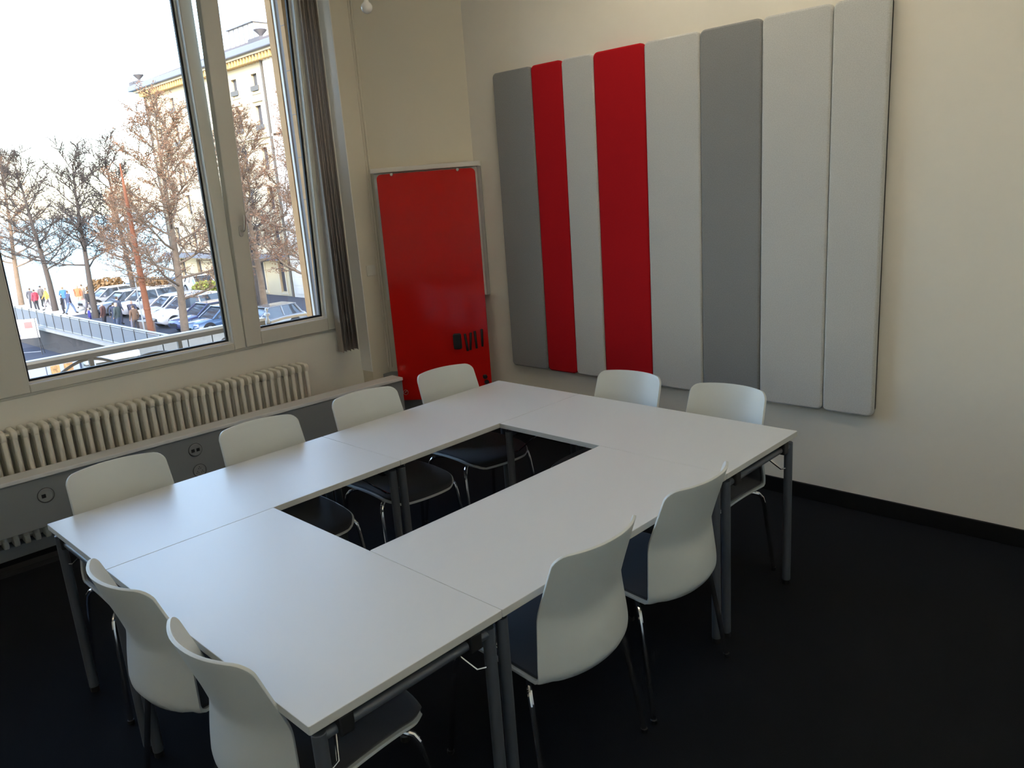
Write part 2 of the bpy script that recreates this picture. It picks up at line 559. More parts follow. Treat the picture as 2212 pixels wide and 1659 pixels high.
# ------------------------------------------------------------------ vertical blind drawn to the side
bl = empty('vertical_blind', (-1.725, 2.592, .74), label='beige vertical blind drawn into a bunch beside the window', cat='blind')
for i in range(7):
    y = -.058 + i * .0225
    a = math.radians(-10 + 7 * math.sin(i * 2.1))
    c, s = math.cos(a), math.sin(a)
    rows = []
    for t in np.linspace(-1, 1, 9):
        dx = .050 * t
        dy = .006 * (1 - t * t)
        rows.append([(dx * c - dy * s, y + dx * s + dy * c, .0 + .004 * (i % 3)), (dx * c - dy * s, y + dx * s + dy * c, 2.70)])
    o = MB().grid(rows).build('slat', 'blind', bl, smooth=True)
    sm = o.modifiers.new('thickness', 'SOLIDIFY')
    sm.thickness = .0016
MB().box(-.05, .05, -2.2, .13, 2.70, 2.74).build('head_rail', 'white', bl, bevel=.004)

# ------------------------------------------------------------------ radiator and cable duct (both run slightly off the wall line)
ROT = math.radians(-2.2)
rad = empty('column_radiator', (-1.70, 2.17, 0), ROT, 'long cream column radiator under the window behind the duct', 'radiator')
sec = MB()
for xx in (.058, 0, -.058):
    sec.tube([(xx, 0, .09), (xx, 0, .70)], .0145, 10)
pr = rrect(-.078, .078, .675, .738, (.03, .03, .026, .026), 5)
sec.prism(pr, (0, -.0145, 0), (1, 0, 0), (0, 0, 1), (0, .029, 0))
pr = rrect(-.078, .078, .065, .125, .026, 5)
sec.prism(pr, (0, -.0145, 0), (1, 0, 0), (0, 0, 1), (0, .029, 0))
s0 = sec.build('section', 'rad', rad, smooth=True, bevel=.006, angle=40)
NSEC = 48
for i in range(1, NSEC):
    o = s0.copy()
    COL.objects.link(o)
    o.parent = rad
    o.location = (0, -i * .0545, 0)
MB().tube([(0, .0, .705), (0, -(NSEC - 1) * .0545, .705)], .016, 10).build('manifold', 'rad', rad, smooth=True)
MB().tube([(0, .0, .10), (0, -(NSEC - 1) * .0545, .10)], .016, 10).build('manifold', 'rad', rad, smooth=True)
MB().lathe([(.011, 0), (.013, .01), (.008, .018)], (0, .014, .705), 10, 'Y').build('air_valve', 'steel', rad, smooth=True)

duct = empty('cable_duct', (-1.47, .15, 0), ROT, 'long grey cable duct with a pale shelf in front of the radiator', 'duct')
DY0, DY1 = -2.3, 2.66
MB().box(-.09, 0, DY0, DY1, .216, .502).build('duct_front', 'trunk', duct, bevel=.004)
MB().box(-.125, .012, DY0, DY1, .502, .526).build('duct_shelf', 'trunk_top', duct, bevel=.004)
MB().box(-.085, -.005, DY0, DY1, 0.0, .03).build('duct_foot', 'black', duct)
for yy in (-1.6, .9, 2.5):
    MB().box(-.07, -.04, yy, yy + .04, .03, .216).build('duct_post', 'plinth', duct)
# the stretch of duct that turns along the corner wall
P0 = Vector((-1.47 - math.sin(-ROT) * 0 + .11, 2.98, 0))
d2 = empty('corner_duct', (0, 0, 0), label='grey duct section turning along the corner wall under the red board', cat='duct')
a0 = FOLD + DN * .02 + DV * .02
MB().prism([(0, 0), (DLEN - .16, 0), (DLEN - .10, .075), (-.05, .075)], a0 + Vector((0, 0, .0)), DV, DN, (0, 0, .50)).build('duct_front', 'trunk', d2, bevel=.004)


def outlet(y, z, kind, label):
    e = empty('wall_outlet', (0, 0, 0), 0, label, 'outlet', 'round outlets on the cable duct')
    R = Matrix.Rotation(ROT, 4, 'Z')
    p = Vector((-1.47, .15, 0)) + R @ Vector((.0005, y, z))
    e.location = p
    e.rotation_euler = (0, 0, ROT)
    MB().lathe([(.040, 0), (.040, .004), (.036, .007), (.034, .007), (.034, 0)], (0, 0, 0), 28, 'X', False).build('ring', 'outlet', e, smooth=True)
    MB().lathe([(.0335, 0), (.0335, .0045)], (0, 0, 0), 28, 'X').build('face', 'outlet', e, smooth=True)
    if kind == 'net':
        for yy in ((-.016, .016) if label.startswith('upper') else (-.012,)):
            MB().box(.0045, .0065, yy - .010, yy + .010, -.012, .008).build('socket', 'black', e)
        MB().lathe([(.040, .0), (.0435, .0005), (.0435, .003), (.040, .0045)], (0, 0, 0), 28, 'X', False).build('rim', 'railpost', e, smooth=True)
    else:
        for k in range(3):
            a = PI / 2 + k * 2 * PI / 3
            cy_, cz_ = .018 * math.cos(a), .018 * math.sin(a)
            m_ = MB()
            for q in range(3):
                b = a + q * 2 * PI / 3
                m_.lathe([(.0028, .0045), (.0028, .0062)], (0, cy_ + .007 * math.cos(b), cz_ + .007 * math.sin(b)), 8, 'X')
            m_.build('socket', 'black', e)
        MB().lathe([(.040, .0), (.0435, .0005), (.0435, .003), (.040, .0045)], (0, 0, 0), 28, 'X', False).build('rim', 'railpost', e, smooth=True)
    return e


outlet(1.045, .414, 'net', 'upper round data outlet with two dark jacks on the grey duct')
outlet(1.05, .275, 'power', 'round three-way power outlet just above the table edge')
outlet(.197, .396, 'net', 'leftmost round data outlet, alone on the duct')

# switch plate on the pier
sw = empty('switch_plate', (XP, 2.885, 1.315), 0, 'square cream switch plate on the wall beside the red board', 'switch')
MB().prism(rrect(-.04, .04, -.04, .04, .006), (0, 0, 0), (0, 1, 0), (0, 0, 1), (.009, 0, 0)).build('plate', 'switch', sw, bevel=.002)
MB().prism(rrect(-.028, .028, -.028, .028, .004), (.009, 0, 0), (0, 1, 0), (0, 0, 1), (.004, 0, 0)).build('rocker', 'switch', sw, bevel=.0015)

# ------------------------------------------------------------------ boards in the corner
def bpt(s, off, z):
    return FOLD + DV * s + DN * off + Vector((0, 0, z))


fc = empty('flipchart_board', bpt(.45, .0, 1.08), 0, 'white flip board with a top rail hanging behind the red board', 'board')
fc.rotation_euler = (0, 0, math.atan2(DV.y, DV.x))
# local: x along the wall, -y towards the room
MB().box(-.385, .40, -.075, -.045, 0, .950).build('board', 'whiteboard', fc, bevel=.004)
MB().box(-.395, .425, -.125, -.03, .950, .985).build('top_rail', 'whiteboard', fc, bevel=.005)
MB().box(.400, .424, -.082, -.020, 0.0, .950).build('side_rail', 'railgrey', fc, bevel=.002)
for xx in (-.26, .26):
    MB().box(xx - .02, xx + .02, -.045, 0, .80, .84).build('bracket', 'steel', fc)

RB = .20
gb = empty('glass_board', bpt(.488, RB, .305), math.atan2(DV.y, DV.x), 'tall glossy red glass writing board in the room corner', 'board')
HW_, HZ = .366, 1.712
MB().prism(rrect(-HW_, HW_, 0, HZ, .035, 7), (0, 0, 0), (1, 0, 0), (0, 0, 1), (0, .008, 0)).build('board', 'redglass', gb, bevel=.002)
for xx in (-.25, .24):
    MB().lathe([(.010, -.004), (.012, .0), (.008, .012)], (xx, -.002, HZ - .004), 10, 'Y').build('fixing', 'steel', gb, smooth=True)
MB().lathe([(.017, -.0012), (.019, 0)], (-.318, -.0002, .065), 24, 'Y').build('cap', 'redglass', gb, smooth=True)
rg = MB().tube([(-.318 + .019 * math.cos(a), -.002, .065 + .019 * math.sin(a)) for a in np.linspace(0, 2 * PI, 24, endpoint=False)], .0014, 6, close=True)
rg.build('cap_ring', 'steel', gb, smooth=True)
st = MB()
st.obox((-.320, -.0022, .067), (.007, 0, .003), (0, .0006, 0), (-.0012, 0, .0028))
st.obox((-.314, -.0022, .071), (.004, 0, .006), (0, .0006, 0), (-.0016, 0, .0010))
st.build('cap_mark', 'steel', gb)
MB().box(-.30, .30, .008, .125, 1.2, 1.26).build('batten', 'whiteboard', gb)


def on_board(name, x, z, label, cat, group=None, tilt=0):
    R = Matrix.Rotation(math.atan2(DV.y, DV.x), 4, 'Z')
    p = bpt(.488, RB, .305) + R @ Vector((x, -.0005, z))
    e = empty(name, p, math.atan2(DV.y, DV.x), label, cat, group)
    e.rotation_euler = (0, tilt, math.atan2(DV.y, DV.x))
    return e


e = on_board('board_eraser', .130, .452, 'black rounded board eraser held on the red glass board', 'eraser')
MB().prism(rrect(-.031, .031, -.060, .060, .014), (0, 0, 0), (1, 0, 0), (0, 0, 1), (0, -.012, 0)).build('felt', 'pad', e, bevel=.002)
MB().prism(rrect(-.030, .030, -.059, .059, .014), (0, -.012, 0), (1, 0, 0), (0, 0, 1), (0, -.016, 0)).build('grip', 'black', e, bevel=.004)
for i, (x, z, t, lb) in enumerate([(.197, .440, 5, 'black board marker next to the eraser, leaning left'),
                                   (.231, .447, -5, 'black board marker second from the eraser, nearly touching its neighbour'),
                                   (.271, .457, 2.5, 'black board marker third from the eraser'),
                                   (.321, .470, -2, 'black board marker furthest from the eraser, near the board edge')]):
    e = on_board('board_marker', x, z, lb, 'marker', 'markers on the red board', math.radians(-t))
    MB().lathe([(.007, -.066), (.0088, -.063), (.0088, .028), (.0080, .03)], (0, -.0095, 0), 12).build('barrel', 'black', e, smooth=True)
    MB().lathe([(.0094, .028), (.0094, .064), (.007, .068)], (0, -.0095, 0), 12).build('cap', 'black', e, smooth=True)
for x, z, lb in ((.318, .165, 'upper round black magnet low on the red board'), (.328, .122, 'lower round black magnet low on the red board')):
    e = on_board('board_magnet', x, z, lb, 'magnet', 'magnets on the red board')
    MB().lathe([(.017, 0), (.018, -.004), (.014, -.011), (.006, -.012)], (0, 0, 0), 18, 'Y').build('disc', 'black', e, smooth=True)
    MB().lathe([(.0185, 0), (.0185, -.003)], (0, 0, 0), 18, 'Y').build('rim', 'black', e, smooth=True)

# ------------------------------------------------------------------ pendant globe
pb = empty('pendant_lamp', (-1.0, 2.57, ZC), 0, 'small white globe lamp hanging on a thin white stem', 'lamp')
gz = 3.02 - ZC
prof = [(.001, gz - .036)] + [(.036 * math.sin(a), gz - .036 * math.cos(a)) for a in np.linspace(.25, 2.55, 12)] + [(.014, gz + .040), (.012, gz + .075), (.007, gz + .085)]
MB().lathe(prof, (0, 0, 0), 24).build('globe', 'bulb', pb, smooth=True)
MB().tube([(0, 0, gz + .08), (0, 0, -.02)], .006, 8).build('stem', 'white', pb, smooth=True)
MB().lathe([(.05, -.022), (.05, 0)], (0, 0, 0), 24).build('canopy', 'white', pb, smooth=True, bevel=.003)

# bowl uplights added outside the picture as fill light for the dark room
def emit_mat(name, col, strength):
    mt = bpy.data.materials.new(name)
    mt.use_nodes = True
    b = mt.node_tree.nodes['Principled BSDF']
    b.inputs['Base Color'].default_value = (.85, .83, .78, 1)
    b.inputs['Emission Color'].default_value = (*col, 1)
    b.inputs['Emission Strength'].default_value = strength
    return mt


FILL_STRENGTH = 11.8
M['uplight'] = emit_mat('fill_uplight_diffuser', (1.0, .87, .69), FILL_STRENGTH)
dp = None
for (x, y, lb) in ((.95, 2.25, 'added bowl fill light above the ring of tables'), (3.2, 1.2, 'added bowl fill light right of the viewer'),
                   (2.6, -3.4, 'added bowl fill light behind the viewer'), (.45, -4.6, 'added bowl fill light by the fourth window')):
    if dp is None:
        dp = empty('fill_uplight')
        MB().lathe([(.06, -.13), (.20, -.115), (.32, -.07), (.40, .0), (.405, .012), (.385, .012), (.38, .0)], (0, 0, 0), 36).build('bowl', 'white', dp, smooth=True)
        MB().lathe([(.375, .0125), (.36, .03), (.2, .04)], (0, 0, 0), 36).build('diffuser', 'uplight', dp, smooth=True)
        MB().tube([(0, 0, -.01), (0, 0, ZC - 3.25)], .008, 8).build('stem', 'white', dp, smooth=True)
        MB().lathe([(.06, ZC - 3.28), (.06, ZC - 3.25)], (0, 0, 0), 20).build('canopy', 'white', dp, smooth=True)
        d_ = dp
    else:
        d_ = copy_tree(dp)
    d_.location = (x, y, 3.25)
    tag(d_, lb, 'lamp', 'added bowl fill lights outside the picture')

# ------------------------------------------------------------------ acoustic panels
edges = [-.757, -.398, -.132, .124, .500, .868, 1.237, 1.607, 1.877]
kinds = ['felt_dark', 'felt_red', 'felt_light', 'felt_red', 'felt_light', 'felt_dark', 'felt_light', 'felt_light']
plabels = ['dark grey felt acoustic panel at the end nearest the red board',
           'narrower of the two red felt acoustic panels',
           'narrow light grey felt acoustic panel between the two red panels',
           'wider of the two red felt acoustic panels',
           'light grey felt acoustic panel between the wide red and a dark grey panel',
           'dark grey felt acoustic panel among the light grey ones',
           'wide light grey felt acoustic panel right of the dark grey one',
           'light grey felt acoustic panel at the right end of the row']
for i in range(8):
    x0, x1 = edges[i] + .002, edges[i + 1] - .002
    xm = .5 * (x0 + x1)
    p = empty('acoustic_panel', (xm, YB, .562), 0, plabels[i], 'acoustic panel', 'felt acoustic panels on the wall')
    hw = .5 * (x1 - x0)
    MB().prism(rrect(-hw, hw, 0, 2.068, .032, 6), (0, -.017, 0), (1, 0, 0), (0, 0, 1), (0, -.040, 0)).build('cushion', kinds[i], p, smooth=True, bevel=.011, seg=3, angle=50)
    MB().prism(rrect(-hw + .012, hw - (.004 if i == 7 else .012), .02, 2.045, .02, 4), (0, -.0005, 0), (1, 0, 0), (0, 0, 1), (0, -.018, 0)).build('backing', 'backing', p)


# ------------------------------------------------------------------ tables
TL, TW, TH = 1.25, .625, .74


def make_table():
    t = empty('folding_table')
    g = .0006
    top = MB().prism(rrect(-TL / 2 + g, TL / 2 - g, -TW / 2 + g, TW / 2 - g, .004, 2), (0, 0, TH - .024), (1, 0, 0), (0, 1, 0), (0, 0, .024))
    o = top.build('tabletop', ['table', 'table_edge'], t, bevel=.0016)
    for pl in o.data.polygons:
        if abs(pl.normal.z) < .5:
            pl.material_index = 1
    zr = TH - .024 - .036
    for sx in (-1, 1):
        xl = sx * (TL / 2 - .026)
        for sy in (-1, 1):
            yl = sy * (TW / 2 - .036)
            MB().tube([(xl, yl, .022), (xl, yl, zr + .014)], .0185, 16).build('leg', 'leg', t, smooth=True, bevel=.002)
            MB().tube([(xl, yl, 0), (xl, yl, .022)], .0165, 14).build('foot', 'black', t, smooth=True)
            MB().box(xl - .022, xl + .022, yl - sy * .045 - .022 - (.02 if sy > 0 else -.02), yl - sy * .045 + .022 - (.02 if sy > 0 else -.02), zr - .021, TH - .0245).build('clamp', 'black', t, bevel=.006)
            MB().tube([(xl - sx * .004, yl - sy * .018, zr - .105), (xl - sx * .012, yl - sy * .045, zr - .102),
                       (xl - sx * .125, yl - sy * .115, zr + .010), (xl - sx * .150, yl - sy * .130, zr + .018)], .0042, 8).build('brace', 'chrome', t, smooth=True)
        MB().tube([(xl, -(TW / 2 - .036), zr), (xl, TW / 2 - .036, zr)], .0145, 14).build('end_rail', 'leg', t, smooth=True)
    MB().box(-TL / 2 + .16, TL / 2 - .16, -.012, .012, TH - .024 - .03, TH - .0245).build('stiffener', 'black', t)
    return t


tp = make_table()
TABLES = [((.3125, .625), PI / 2, 'white table on the window side nearest the viewer'),
          ((.3125, 1.875), PI / 2, 'white table on the window side near the red board'),
          ((1.25, .3125), 0, 'white table at the near end, closest to the viewer'),
          ((1.5625, 1.25), PI / 2, 'white table along the right side of the ring'),
          ((1.25, 2.1875), 0, 'white table at the far end below the acoustic panels')]
for i, ((x, y), rz, lb) in enumerate(TABLES):
    t = tp if i == 0 else copy_tree(tp)
    t.location = (x, y, 0)
    t.rotation_euler = (0, 0, rz)
    tag(t, lb, 'table', 'white folding tables set in a ring')

# ------------------------------------------------------------------ chairs
ST = [  # y_edge, z_edge, y_centre, z_centre, half width   (front of the seat to top of the back)
    (.185, .410, .235, .414, .200),
    (.172, .434, .218, .440, .206),
    (.10, .452, .12, .451, .214),
    (-.02, .455, -.02, .446, .219),
    (-.12, .450, -.15, .438, .222),
    (-.190, .445, -.245, .434, .223),
    (-.214, .446, -.285, .438, .223),
    (-.222, .460, -.301, .462, .222),
    (-.2215, .49, -.302, .49, .221),
    (-.2185, .55, -.296, .545, .214),
    (-.2155, .61, -.287, .595, .207),
    (-.2150, .635, -.284, .620, .2045),
    (-.2175, .657, -.285, .642, .203),
    (-.2245, .680, -.290, .664, .2025),
    (-.242, .730, -.307, .722, .201),
    (-.266, .798, -.332, .795, .1985),
    (-.291, .868, -.357, .872, .196)]


def catmull(P, u):
    n = len(P) - 1
    x = min(max(u, 0), 1) * n
    i = min(int(x), n - 1)
    f = x - i
    p0, p1, p2, p3 = P[max(i - 1, 0)], P[i], P[i + 1], P[min(i + 2, n)]
    return .5 * ((2 * p1) + (-p0 + p2) * f + (2 * p0 - 5 * p1 + 4 * p2 - p3) * f * f + (-p0 + 3 * p1 - 3 * p2 + p3) * f ** 3)


SA = np.array(ST)
_us = np.linspace(0, 1, 400)
_pts = np.array([catmull(SA, u) for u in _us])
_len = np.concatenate([[0], np.cumsum(np.hypot(np.diff(_pts[:, 0]), np.diff(_pts[:, 1])))])
LTOT = _len[-1]


def st_at(d):
    return catmull(SA, float(np.interp(d, _len, _us)))


def shell_pt(d, t):
    ye, ze, yc, zc, hw = st_at(d)
    k = 1 - abs(t) ** 2.2
    return np.array((hw * t, ye + (yc - ye) * k, ze + (zc - ze) * k))


def shell_grid(d0, d1, r0, r1, inset, lift, ns, ntt):
    rows = []
    ts = np.sin(np.linspace(-PI / 2, PI / 2, ntt))
    for j, t in enumerate(ts):
        col = []
        tt = t * (1 - inset / .21)
        ax = abs(tt) * .205
        lim = .205 * (1 - inset / .21)

        def cut(r):
            q = ax - (lim - r)
            return 0 if q <= 0 else r - math.sqrt(max(r * r - q * q, 0))
        a, b = d0 + cut(r0), d1 - cut(r1)
        for i in range(ns):
            d = a + (b - a) * i / (ns - 1)
            p = shell_pt(d, tt)
            if lift:
                e = 1e-3
                pu = shell_pt(min(d + e, LTOT), tt) - shell_pt(max(d - e, 0), tt)
                pv = shell_pt(d, min(tt + e, 1)) - shell_pt(d, max(tt - e, -1))
                nn = np.cross(pu, pv)
                nn /= np.linalg.norm(nn)
                p = p + nn * lift
            col.append(tuple(p))
        rows.append(col)
    return rows


def make_chair():
    c = empty('stacking_chair')
    o = MB().grid(shell_grid(0, LTOT, .075, .038, 0, 0, 56, 27)).build('shell', 'shell', c, smooth=True, angle=60, recalc=False)
    sm = o.modifiers.new('thickness', 'SOLIDIFY')
    sm.thickness = .010
    sm.offset = 0
    sm.use_even_offset = True
    bv = o.modifiers.new('bevel', 'BEVEL')
    bv.width = .0035
    bv.segments = 2
    bv.limit_method = 'ANGLE'
    bv.angle_limit = math.radians(50)
    dpad = float(np.interp(.64, [p[1] for p in _pts[200:]], _len[200:]))
    o = MB().grid(shell_grid(.012, dpad, .065, .05, .012, .0095, 44, 21)).build('upholstery', 'pad', c, smooth=True, angle=60, recalc=False)
    sm = o.modifiers.new('thickness', 'SOLIDIFY')
    sm.thickness = .009
    sm.offset = 0
    for sx in (-1, 1):
        rear = [(sx * .08, -.06, .424), (sx * .15, -.115, .424), (sx * .195, -.155, .422), (sx * .215, -.175, .412), (sx * .226, -.188, .392),
                (sx * .231, -.197, .36), (sx * .244, -.228, .18), (sx * .256, -.255, .008)]
        front = [(sx * .08, .03, .428), (sx * .15, .085, .432), (sx * .190, .118, .430), (sx * .210, .134, .420), (sx * .221, .143, .398),
                 (sx * .226, .150, .365), (sx * .238, .178, .18), (sx * .248, .200, .008)]
        for path in (rear, front):
            MB().tube(path, .0095, 10).build('leg', 'chrome', c, smooth=True)
            p = path[-1]
            MB().lathe([(.011, 0), (.013, .004), (.012, .016)], (p[0], p[1], 0), 10).build('glide', 'black', c, smooth=True)
    MB().box(-.10, .10, -.07, .05, .416, .428).build('seat_plate', 'black', c, bevel=.003)
    return c


cp = make_chair()
# facing +y in its own frame; (x, y, rotation, label)
CHAIRS = [
    # window side, facing the room
    ((.195, .300), -PI / 2 - .06, 'white chair backed to the radiator, nearest the viewer of the window row'),
    ((.195, .948), -PI / 2 - .09, 'white chair second in the row along the radiator, before the round outlets'),
    ((.205, 1.558), -PI / 2 - .09, 'white chair third in the row along the radiator'),
    ((.190, 2.135), -PI / 2 - .11, 'white chair directly in front of the red board'),
    # right side, facing the window
    ((1.665, .957), PI / 2, 'white chair on the right side nearer the viewer, seen from behind'),
    ((1.665, 1.528), PI / 2, 'white chair on the right side further from the viewer, seen from behind'),
    # far end, backs to the panels
    ((.925, 2.285), PI + .04, 'white chair under the wide red panel at the far end'),
    ((1.498, 2.285), PI + .03, 'white chair under the dark grey panel at the far right corner'),
    # near end
    ((.962, .232), .035, 'white chair at the near end, the one further left'),
    ((1.530, .236), .025, 'white chair at the near end, cut by the lower picture edge')]
for i, ((x, y), rz, lb) in enumerate(CHAIRS):
    c = cp if i == 0 else copy_tree(cp)
    c.location = (x, y, 0)
    c.rotation_euler = (0, 0, rz)
    tag(c, lb, 'chair', 'white shell chairs around the tables')

# ================================================================== OUTSIDE
GZ = -5.0           # street
QZ = -6.5           # lower quay road

# ------------------------------------------------------------------ ground and water
tag(MB().box(-78, -2.2, 14.1, 60, GZ - .3, GZ).build('street', 'asphalt'), 'grey asphalt street under the parked cars', 'street', kind='structure')
tag(MB().box(-82, -57.5, 14.1, 27, GZ - .2, GZ + .03).build('promenade', 'paving'), 'pale sunlit lakeside promenade', 'pavement', kind='structure')
tag(MB().box(-82, -2.2, -60, 14.1, QZ - .3, QZ).build('quay_road', 'quay'), 'dark asphalt of the lower quay road', 'street', kind='structure')
tag(MB().box(-30, -14, 22.0, 60, GZ, GZ + .04).build('far_pavement', 'paving'), 'pale pavement beyond the street', 'pavement', kind='structure')
tag(MB().box(-3000, -82, -2500, 2500, QZ - .8, QZ - .6).build('lake', 'water'), 'turquoise lake water beyond the promenade', 'lake', kind='structure')
rw = MB().box(-82, -30, 14.0, 14.12, QZ, GZ - .12)
tag(rw.build('quay_wall', 'retain'), 'dark retaining wall below the street railing', 'wall', kind='structure')
tag(MB().box(-82, -30, 13.75, 14.3, GZ - .12, GZ + .06).build('kerb', 'kerb'), 'pale concrete coping along the street edge', 'kerb', kind='structure')
for (a, b) in (((-58.5, 8.0), (-53.5, 13.6)), ((-61.0, 12.2), (-55.0, 12.9))):
    d = (Vector((*b, 0)) - Vector((*a, 0)))
    nrm = Vector((-d.y, d.x, 0)).normalized() * .07
    mid = Vector((*a, QZ + .006)) + d * .5
    tag(MB().obox(mid, d * .5, nrm, (0, 0, .006)).build('road_line', 'line'), 'white painted line on the lower quay road', 'road line', 'painted road lines', kind='structure')

# ------------------------------------------------------------------ street railing
sr = empty('street_railing', (-30, 14.02, GZ), 0, 'long grey panelled railing along the street edge', 'railing')
PITCH = 1.62
NP = 26
pane_o = MB().box(.06, PITCH - .02, -.02, .02, .14, .93).build('panel', 'grille', sr)
post_o = MB().box(-.02, .035, -.045, .045, .06, 1.05).build('post', 'railpost', sr)
for i in range(NP):
    for proto in (pane_o, post_o):
        o = proto if i == 0 else proto.copy()
        if i:
            COL.objects.link(o)
            o.parent = sr
        o.location = (-(i + 1) * PITCH, 0, 0)
MB().box(-NP * PITCH, 0, -.05, .05, 1.05, 1.12).build('top_rail', 'railmetal', sr, bevel=.01)
MB().box(-NP * PITCH, 0, -.03, .03, .96, 1.0).build('mid_rail', 'railmetal', sr)
MB().box(-NP * PITCH, 0, -.03, .03, .09, .14).build('bottom_rail', 'railmetal', sr)

# ------------------------------------------------------------------ balcony railing just outside the window
br = empty('balcony_railing', (-2.47, 0, -.02), 0, 'ornate grey iron balcony railing outside the window', 'railing')
MB().box(-.028, .028, -1.6, 2.34, .988, 1.012).build('handrail', 'white', br, bevel=.006)  # white colour stands for the sunlit highlight on the grey rail
MB().box(-.016, .016, -1.6, 2.34, .955, .988).build('under_rail', 'iron', br, bevel=.004)
MB().box(-.02, .02, 1.33, 2.34, .795, .835).build('lower_rail', 'iron', br, bevel=.004)


def arc(y0, y1, z, hgt, n=14):
    return [(0, y0 + (y1 - y0) * k / n, z + hgt * math.sin(PI * k / n)) for k in range(n + 1)]


for (y0, y1, z, hg) in ((.36, .78, .83, .055), (.78, 1.22, .865, .085), (1.22, 1.66, .855, .05), (.56, .95, .74, .045), (1.0, 1.4, .74, .06), (1.66, 2.05, .80, .05)):
    MB().tube(arc(y0, y1, z, hg), .010, 8).build('scallop', 'iron', br, smooth=True)
for (yc, zc, rr) in ((1.52, .80, .06), (2.16, .90, .085), (2.0, .86, .05)):
    MB().tube([(0, yc + rr * math.cos(a), zc + rr * math.sin(a)) for a in np.linspace(0, 2 * PI, 22, endpoint=False)], .007, 6, close=True).build('ring', 'iron', br, smooth=True)
for yy in (-1.2, -.4, .40, 1.02, 1.64, 2.33):
    MB().box(-.012, .012, yy - .014, yy + .014, .0, .96).build('upright', 'iron', br)
MB().box(-.02, .02, -1.6, 2.34, .06, .10).build('base_rail', 'iron', br)
# side return with spiral work, seen through the narrow sash
b2 = empty('balcony_side_railing', (-2.47, 2.372, -.02), 0, 'short white scrolled iron railing seen through the narrow sash', 'railing')
MB().tube([(0, .02, .965), (-.02, .16, .975), (-.04, .30, .972), (-.06, .42, .962)], .013, 8).build('handrail', 'white', b2, smooth=True)


def spiral(cy_, cz_, r0, turns, sgn=1, x=0):
    n = int(22 * turns)
    return [(x, cy_ + sgn * r0 * (1 - .8 * k / n) * math.cos(2 * PI * turns * k / n), cz_ + r0 * (1 - .8 * k / n) * math.sin(2 * PI * turns * k / n)) for k in range(n + 1)]


for (yc, zc, rr, sg) in ((.17, .905, .030, 1), (.28, .90, .03, -1), (.37, .905, .026, 1)):
    MB().tube(spiral(yc, zc, rr, 1.6, sg, -.03), .006, 6).build('scroll', 'white', b2, smooth=True)
MB().box(-.035, .02, .045, .125, .80, .93).build('letter_plate', 'iron', b2)
fin = [(.001, 1.085), (.012, 1.08), (.014, 1.065), (.007, 1.055), (.007, 1.045), (.022, 1.038), (.024, 1.025), (.009, 1.015), (.009, .995), (.016, .985), (.016, .96)]
MB().lathe([(r, z) for r, z in fin[::-1]], (0, .0, 0), 14).build('finial', 'white', b2, smooth=True)
MB().box(-.012, .012, -.012, .012, 0, .97).build('upright', 'iron', b2)
MB().box(-.07, -.045, .40, .425, 0, .96).build('upright', 'iron', b2)
tag(MB().box(-2.60, -2.17, -1.8, 2.9, -.22, -.021).build('balcony_slab', 'kerb'), 'pale stone balcony slab outside the window', 'balcony', kind='structure')


# ------------------------------------------------------------------ town building across the street
BY = 29.0
bd = empty('town_building', (-57, BY, GZ), 0, 'cream stone town building with grey cornice and rows of tall windows', 'building')


def BX(x):
    return x + 57


def BZ(z):
    return z - GZ


ROWX = [-65.65, -62.5, -59.55, -55.2, -52.0, -49.1]
ROWS = [(9.83, 1.12, .80), (7.50, 1.62, .88), (4.72, 1.55, .88), (2.0, 1.55, .88), (-.6, 1.55, .88), (-3.6, 2.2, 1.3)]
# wall with real openings: build as strips between windows
wl = MB()
xs = [BX(-67.6)]
for x in ROWX:
    xs += [BX(x) - .44, BX(x) + .44]
xs.append(BX(-47.6))
for k in range(0, len(xs) - 1, 2):
    wl.box(xs[k], xs[k + 1], 0, .5, 0, BZ(11.3))
for x in ROWX:
    zprev = 0
    for (zc, hh, ww_) in sorted(ROWS):
        wl.box(BX(x) - .44, BX(x) + .44, .001, .5, zprev, BZ(zc) - hh / 2)
        zprev = BZ(zc) + hh / 2
    wl.box(BX(x) - .44, BX(x) + .44, .001, .5, zprev, BZ(11.3))
wl.box(BX(-67.6), BX(-67.1), .5, 16, 0, BZ(11.3))
wl.build('facade_wall', 'facade', bd)
MB().box(BX(-47.6), BX(-41), -.12, 16, 0, BZ(11.3)).build('corner_wall', 'facade_pale', bd)
for i in range(26):
    MB().box(BX(-47.4) + (.0 if i % 2 else .25), BX(-45.6), -.16, -.11, .25 + i * .62, .25 + i * .62 + .5).build('quoin', 'facade_pale', bd)
for j, (zc, hh, ww_) in enumerate(ROWS):
    for x in ROWX:
        zz = BZ(zc)
        wfr = MB()
        hw = .40
        for (a0, a1, c0, c1) in ((-hw - .13, -hw, -hh / 2 - .1, hh / 2 + .12), (hw, hw + .13, -hh / 2 - .1, hh / 2 + .12),
                                 (-hw, hw, hh / 2, hh / 2 + .12), (-hw - .2, hw + .2, -hh / 2 - .2, -hh / 2 - .08)):
            wfr.box(a0, a1, -.07, .0, c0, c1)
        if j in (1, 2):
            wfr.box(-hw - .28, hw + .28, -.14, 0, hh / 2 + .26, hh / 2 + .36)
        o = wfr.build('window', 'facade_trim', bd)
        o.location = (BX(x), 0, zz)
        p = MB().box(-hw - .03, hw + .03, .16, .2, -hh / 2 - .02, hh / 2 + .02).build('pane', 'farpane', o)
        if j in (0, 1):
            MB().box(-hw - .16, hw + .16, -.13, -.10, -hh / 2 + .02, -hh / 2 + .34).build('guard', 'pipe', o)
